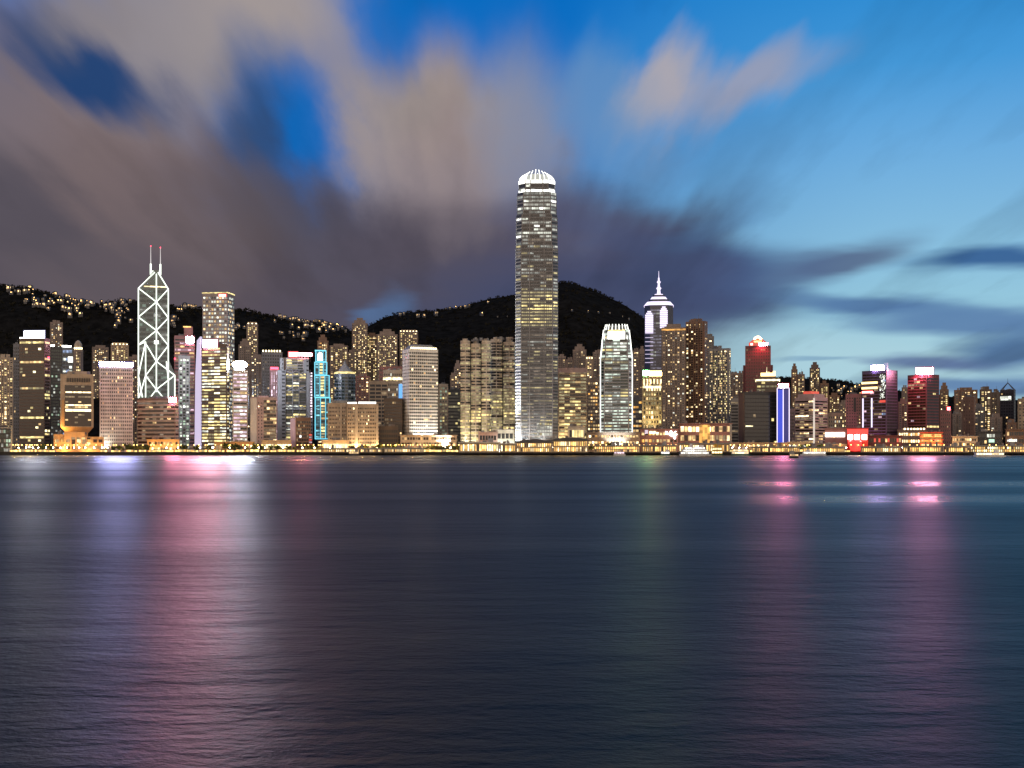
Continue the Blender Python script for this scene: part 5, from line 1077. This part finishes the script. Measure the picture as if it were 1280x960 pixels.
pier('low colonnaded pier with a flat roof in front of the long porthole tower podium', 480, 530, 559.5, cols=26)
pier('taller white colonnaded ferry pier below the rounded towers', 574, 624, 552.5, cols=16, sty='y_hi', hood='white_stone', col='white_stone')
pier('white ferry pier annexe with bright canopy lights beside the taller colonnade', 625, 645, 554, cols=7, sty='y_hi', hood='white_stone')
pier('dark curved roof ferry pier left of the pole, under the tallest tower'.replace('left of the pole, ', ''), 645, 690, 552, cols=18, curved=True, two=True)
pier('dark curved roof ferry pier with the highest hump, beside the planted terrace', 691, 735, 549.5, cols=18, curved=True, two=True)
pier('long low amber ferry pier in front of the terraced podium', 742, 800, 556.5, cols=22, sty='o_hi', two=True)
pier('amber fronted ferry pier beside the moored white ferry', 802, 846, 556, cols=16, sty='o_hi')
pier('short lit pier shed behind the moored white ferry', 848, 912, 553.5, cols=22, D=1500, sty='w_hi')
pier('low pier with yellow lamps beside the red sign box', 1076, 1126, 558, cols=20, sty='y_hi')
pier('amber pier shed below the tiered orange hall', 1128, 1180, 557, cols=18, sty='o_hi')
pier('long amber pier added for golden light below the dark wide building', 940, 1000, 558, cols=24, sty='gold_hi')  # this and the next two piers are added to make the shore light continuous
pier('low amber landing added for golden light below the pink striped tower', 1003, 1056, 558.5, cols=20, sty='gold_hi')
pier('short amber landing added for golden light beside the market hall', 1182, 1210, 557.5, cols=10, sty='gold_hi')
pier('long white lit pier at the far end of the shore', 1212, 1284, 556.5, cols=26, sty='y_hi', two=True)

# ------------------------------------------------------------------ promenade lamps and trees
lamp = empty('street_lamp', 'orange street lamp on the promenade', 'street lamp', (0, 0, GZ), 0, 'orange street lamps along the promenade')
MB().bar((0, 0, 0), (0, 0, 8.6), .14, 'post_metal', 6, .08).bar((0, 0, 8.5), (0, -1.4, 9.0), .08, 'post_metal', 5).build('post', lamp)
MB().lathe([(0, 8.35), (.6, 8.6), (.75, 9.0), (.4, 9.45), (0, 9.55)], 'lamp_orange', 8, (0, -1.5)).build('lamp_head', lamp)
bl = bpy.data.lights.new('bulb', 'POINT'); bl.energy = 2600; bl.color = (1, .52, .14); bl.shadow_soft_size = .3
bo = bpy.data.objects.new('bulb', bl); COL.objects.link(bo); bo.parent = lamp; bo.location = (0, -2.4, 8.2)
lampw = empty('promenade_lamp', 'white globe lamp on the quay', 'street lamp', (0, 0, GZ), 0, 'white globe lamps along the quay')
MB().bar((0, 0, 0), (0, 0, 5.2), .12, 'post_metal', 6, .08).build('post', lampw)
MB().lathe([(0, 5.1), (.45, 5.3), (.55, 5.65), (.4, 6.0), (0, 6.1)], 'lamp_white', 8).build('globe', lampw)
kids_of(lamp); kids_of(lampw)
rnd = random.Random(21); first = {lamp: True, lampw: True}
def put(proto, px, D, label, group):
    o = proto if first[proto] else copy_tree(proto); first[proto] = False
    o.location = (X(px, D), D, GZ); o.rotation_euler = (0, 0, rnd.uniform(-.6, .6)); o['label'] = label; o['group'] = group
GR = [(16, 62, 12, lamp, 'orange street lamp in the dense cluster before the dark brown slab'), (62, 170, 10, lamp, 'orange street lamp before the podium and the white gridded hotel'), (170, 300, 12, lamp, 'orange street lamp before the low brown block and the gold lit tower'),
      (300, 400, 12, lamp, 'orange street lamp among the trees before the pink slab'), (400, 500, 22, lamp, 'orange street lamp behind the two low colonnaded piers'), (500, 575, 12, lamp, 'orange street lamp before the porthole tower podium'),
      (575, 740, 8, lamp, 'orange street lamp behind the ferry piers'), (740, 850, 10, lamp, 'orange street lamp before the terraced podium'), (850, 1010, 16, lamp, 'orange street lamp before the wide dark building'), (1010, 1284, 16, lamp, 'orange street lamp along the shore below the dark glass twins'),
      (16, 140, 9, lampw, 'white globe lamp on the quay before the podium building'), (200, 420, 8, lampw, 'white globe lamp on the quay before the promenade trees'), (560, 760, 9, lampw, 'white globe lamp on the quay by the ferry piers'), (900, 1060, 10, lampw, 'white globe lamp on the quay near the blue lit tower'), (1090, 1284, 9, lampw, 'white globe lamp on the quay at the far piers')]
for a, b, n, pr, lab in GR:
    n = int(n * 1.6)
    for k in range(n):
        px = a + (b-a)*(k + rnd.uniform(.15, .85))/n; put(pr, px, rnd.uniform(1522, 1560) if pr is lamp else rnd.uniform(1516, 1530), lab, lab.replace('lamp', 'lamps', 1))
def tree_proto(seed, r, m):
    rr = random.Random(seed); o = empty('waterfront_tree', 'tree', 'tree', (0, 0, GZ), 0, 'trees')
    tk = MB().bar((0, 0, 0), (rr.uniform(-.3, .3), 0, r*.9), .28, 'bark', 6, .18)
    for _ in range(4): a = rr.random()*6.28; tk.bar((0, 0, r*.7), (math.cos(a)*r*.6, math.sin(a)*r*.6, r*1.4), .14, 'bark', 5, .05)
    tk.build('trunk', o); cb = MB()
    for _ in range(12):
        a = rr.random()*6.28; q = r*.75*rr.random()**.6; clump(cb, (math.cos(a)*q, math.sin(a)*q, r*1.35 + rr.uniform(-.45, .5)*r), r*rr.uniform(.3, .5), m, rr, 16)
    cb.build('crown', o); kids_of(o); return o
protos = [tree_proto(s, r, m) for s, r, m in ((1, 4.2, 'leaf_lamplit'), (2, 5.2, 'leaf_dark'), (3, 3.6, 'leaf_lamplit'), (4, 4.6, 'leaf_dark'))]; used = set()
TG = [(46, 66, 4, 'tree beside the orange lamp cluster and the podium'), (132, 184, 9, 'dark tree before the white gridded hotel'), (224, 262, 5, 'dark tree before the gold lit tower'), (278, 372, 15, 'tree lit by street lamps before the pink slab'),
      (384, 404, 4, 'tree at the foot of the turquoise neon tower'), (436, 500, 9, 'tree glowing orange behind the low colonnaded pier'), (530, 574, 8, 'dark tree before the porthole tower podium'), (736, 764, 5, 'dark tree beside the high curved roof pier'), (812, 834, 3, 'dark tree before the shopping podium'), (940, 1040, 8, 'tree among the lamps before the wide dark building')]
for a, b, n, lab in TG:
    for k in range(n):
        p = rnd.choice(protos); o = p if p.name not in used else copy_tree(p); used.add(p.name); D = rnd.uniform(1528, 1556)
        o.location = (X(a + (b-a)*(k + rnd.random())/n, D), D, GZ); s = rnd.uniform(.75, 1.15); o.scale = (s, s, s*rnd.uniform(.85, 1.1)); o.rotation_euler = (0, 0, rnd.random()*6.28); o['label'] = lab; o['group'] = lab.replace('tree', 'trees', 1)
# glowing stalls added to carry the golden light along the quay
stall = empty('glow_stall', 'stall', 'stall', (0, 0, GZ), 0, 'stalls')
MB().box(-5, 5, -2, 2, 0, 3.4, 'taupe').build('wall', stall); MB().prism([(-5.6, -3.2), (5.6, -3.2), (5.6, 2.4), (-5.6, 2.4)], 3.4, 3.8, 'roofing').build('canopy', stall)
for k in range(3): MB().box(-4.6 + 3.2*k, -1.9 + 3.2*k, -2.3, -2.02, .7, 3.0, 'gold_hi' if k != 1 else 'y_mid').build('glow_panel', stall)
kids_of(stall); f_ = True
SG = [(14, 70, 9, 'added gold glow stall on the quay before the dark brown slab'), (128, 182, 6, 'added gold glow stall on the quay before the white gridded hotel'), (184, 300, 14, 'added gold glow stall on the quay before the orange civic building'), (300, 402, 13, 'added gold glow stall on the quay among the promenade trees'),
      (530, 574, 6, 'added gold glow stall on the quay beside the taller white colonnade'), (912, 1066, 18, 'added gold glow stall on the quay before the wide dark building'), (1180, 1214, 4, 'added gold glow stall on the quay before the long market hall')]
for a, b, n, lab in SG:
    for k in range(n):
        o = stall if f_ else copy_tree(stall); f_ = False; D = rnd.uniform(1516, 1522); px = a + (b-a)*(k + rnd.uniform(.1, .9))/n
        o.location = (X(px, D), D, GZ); s = rnd.uniform(.7, 1.1); o.scale = (s, s, s); o.rotation_euler = (0, 0, rnd.uniform(-.1, .1)); o['label'] = lab; o['group'] = lab.replace('stall', 'stalls', 1)
# ------------------------------------------------------------------ houses on the hillside
HH = [('hillside house near the crest above the dark brown slab', [(12, 365), (20, 367), (33, 368), (40, 363), (43, 376), (48, 379), (36, 378), (52, 383), (60, 388), (70, 371), (66, 377)]), ('hillside house on the slope above the white gridded hotel', [(75, 379), (79, 388), (84, 373), (88, 390), (93, 378), (97, 393), (104, 381), (110, 386), (115, 384)]),
      ('hillside house below the crest beside the two masts', [(132, 386), (127, 386), (147, 391), (153, 394), (153, 383), (158, 402), (149, 407), (160, 389), (143, 385)]), ('hillside house on the slope beside the square dotted tower', [(216, 402), (223, 390), (229, 383), (240, 387), (296, 415), (300, 411), (217, 408), (246, 384)]),
      ('hillside house along the ridge road above the truss bank', [(352, 400), (357, 400), (371, 401), (378, 403), (386, 405), (393, 404), (401, 404), (407, 405), (414, 406)]), ('hillside house on the slope above the turquoise neon tower', [(354, 421), (363, 418), (378, 424), (382, 421), (400, 412), (408, 413), (422, 411), (429, 412), (388, 410)]),
      ('peak house on the ridge above the porthole tower', [(500, 396), (505, 394), (557, 388), (563, 387), (570, 386), (576, 386), (582, 386), (586, 385), (545, 395), (602, 395), (523, 397), (530, 397)]), ('lonely house light on the dark peak beside the tallest tower', [(622, 399), (634, 398), (715, 391), (735, 393), (748, 393), (762, 394), (778, 398), (786, 401), (610, 380)]),
      ('house among trees on the wooded slope before the pale sky', [(1053, 487), (1059, 492), (1045, 500), (1050, 494), (1041, 490), (1064, 488)])]
hp = {}
for v in range(4):
    o = empty('hillside_house', 'house', 'house', (0, 0, 0), 0, 'houses'); rr = random.Random(v); w, h = (14, 8) if v < 2 else (9, 6)
    MB().box(-w/2, w/2, -5, 5, -6, h, 'dark_grey').build('wall', o)
    MB().prism(rect(w + 1.5, 11.5), h, h + 2.4, 'tile_roof', rect(w*.4, 2)).build('roof', o)
    for k in ((0, 1, 3), (1, 2), (0, 2), (1,))[v]:
        n = 4 if v < 2 else 3; x = -w/2 + w*(k+.5)/n; MB().box(x - w/n*.36, x + w/n*.36, -5.4, -5.05, 1.2 + (k % 2)*2.2, h - 1.0, 'house_hi' if k == 1 else 'house_lo' if v % 2 else 'house_dim').build('window', o)
    kids_of(o); hp[v] = [o, True]
MISS = 0
for lab, pts in HH:
    lone = 'lonely' in lab or 'peak' in lab
    for px, py in ([p for p in pts] if lone else [(px + rnd.gauss(0, a), py + rnd.gauss(0, b)) for px, py in pts for a, b in ((0, 0), (3.5, 2), (5, 3), (9, 4))]):
        D = hit(px, py)
        if D is None:
            for dy in range(1, 14):
                D = hit(px, py + dy)
                if D: break
        if not D: MISS += 1; continue
        v = rnd.randrange(4); o, f = hp[v]
        if f: hp[v][1] = False
        else: o = copy_tree(o)
        x = X(px, D); o.location = (x, D - 6, hill_z(x, D) + 3); s = rnd.uniform(.3, .75) * (.55 if 'lonely' in lab else 1); o.scale = (s, s, s*rnd.uniform(.8, 1.5)); o.rotation_euler = (0, 0, math.atan2(-x, D) + rnd.uniform(-.6, .6)); o['label'] = lab; o['group'] = lab.replace('house', 'houses', 1)
print('houses missed', MISS)
# ------------------------------------------------------------------ boats
def boat(label, a, b, D, decks=2, hull='white_paint', cabin='white_paint', lit='c_hi', rot=0.0, funnel=None, dir=1, name='ferry', cat='ferry', ph=3.0, group=None):
    L_ = (b - a)*D/F; W_ = L_*.24; o = empty(name, label, cat, (X((a+b)/2, D), D, 0), rot, group); hb = MB(); z = 1.6
    P0 = [(-L_/2, -W_/2), (L_*.34, -W_/2), (L_/2, 0), (L_*.34, W_/2), (-L_/2, W_/2)]; sh = [(x*.97 - .1, y*.8) for x, y in P0]
    if dir < 0: P0 = [(-x, -y) for x, y in P0]; sh = [(-x, -y) for x, y in [(u*.97 - .1, v*.8) for u, v in [(-L_/2, -W_/2), (L_*.34, -W_/2), (L_/2, 0), (L_*.34, W_/2), (-L_/2, W_/2)]]]
    hb.prism(sh, -.6, z, hull, P0); hb.build('hull', o)
    for k in range(decks):
        l = L_*(.86 - .12*k); zz = z + k*ph; xo = -dir*L_*.04
        c = MB().box(xo - l/2, xo + l/2, -W_*.42, W_*.42, zz, zz + ph - .3, cabin).build('cabin', o); MB().box(xo - l/2 - .8, xo + l/2 + .8, -W_*.46, W_*.46, zz + ph - .3, zz + ph, cabin).build('deck_roof', o)
        n = max(4, int(l/2.6))
        for i in range(n):
            x = xo - l/2 + l*(i+.5)/n; MB().box(x - l/n*.4, x + l/n*.4, -W_*.42 - .08, -W_*.42 - .01, zz + ph*.25, zz + ph*.78, lit).build('window', c)
    zt = z + decks*ph
    MB().box(dir*L_*.18 - 2, dir*L_*.18 + 2, -W_*.25, W_*.25, zt, zt + 2.4, cabin).build('wheelhouse', o)
    MB().bar((0, 0, zt), (0, 0, zt + 6), .12, 'post_metal', 5).build('mast', o)
    if funnel: MB().box(-dir*L_*.15 - 1.5, -dir*L_*.15 + 1.5, -1, 1, zt, zt + 3.6, funnel).build('funnel', o)
    return o
boat('white three deck ferry brightly lit, moored before the amber windowed podium', 849.5, 890, 1440, 3, lit='c_hi', ph=2.7, funnel='white_paint')
boat('yellow topped ferry moored beside the white three deck ferry', 889, 904.5, 1465, 2, 'hull_green', 'yellow_paint', 'y_hi', ph=4.0, funnel='yellow_paint')
boat('small white launch with a green hull beside the amber pier', 826, 838, 1455, 1, 'hull_green', 'white_paint', 'c_hi', name='launch', cat='boat')
boat('small pink lit launch before the planted terrace', 767, 782, 1450, 1, 'white_paint', 'pinkish', 'p_hi', name='launch', cat='boat')
boat('long low white barge lit from its deck before the pink striped tower', 1000, 1032, 1450, 1, 'white_paint', 'white_paint', 'c_hi', dir=-1, name='barge', cat='boat')
boat('white ferry with lit windows moored before the parade of shops', 914, 938, 1460, 2, 'hull_green', 'white_paint', 'w_hi', ph=2.8)
boat('low pale passenger ferry crossing the harbour with warm lights', 1218, 1258, 1180, 1, 'white_paint', 'white_paint', 'w_hi', ph=2.6, name='ferry')
boat('low dark workboat by the low colonnaded pier', 436, 450, 1455, 1, 'near_black', 'grey', 'w_mid', name='workboat', cat='boat')
b = boat('dark sampan with one turquoise lamp, out on the water', 986, 998, 1020, 1, 'near_black', 'grey', 'w_mid', dir=-1, name='sampan', cat='boat', ph=2.0)
MB().lathe([(0, 5.2), (.4, 5.5), (0, 5.8)], 'cyan_lamp', 8, (0, 0)).build('turquoise_lamp', b)
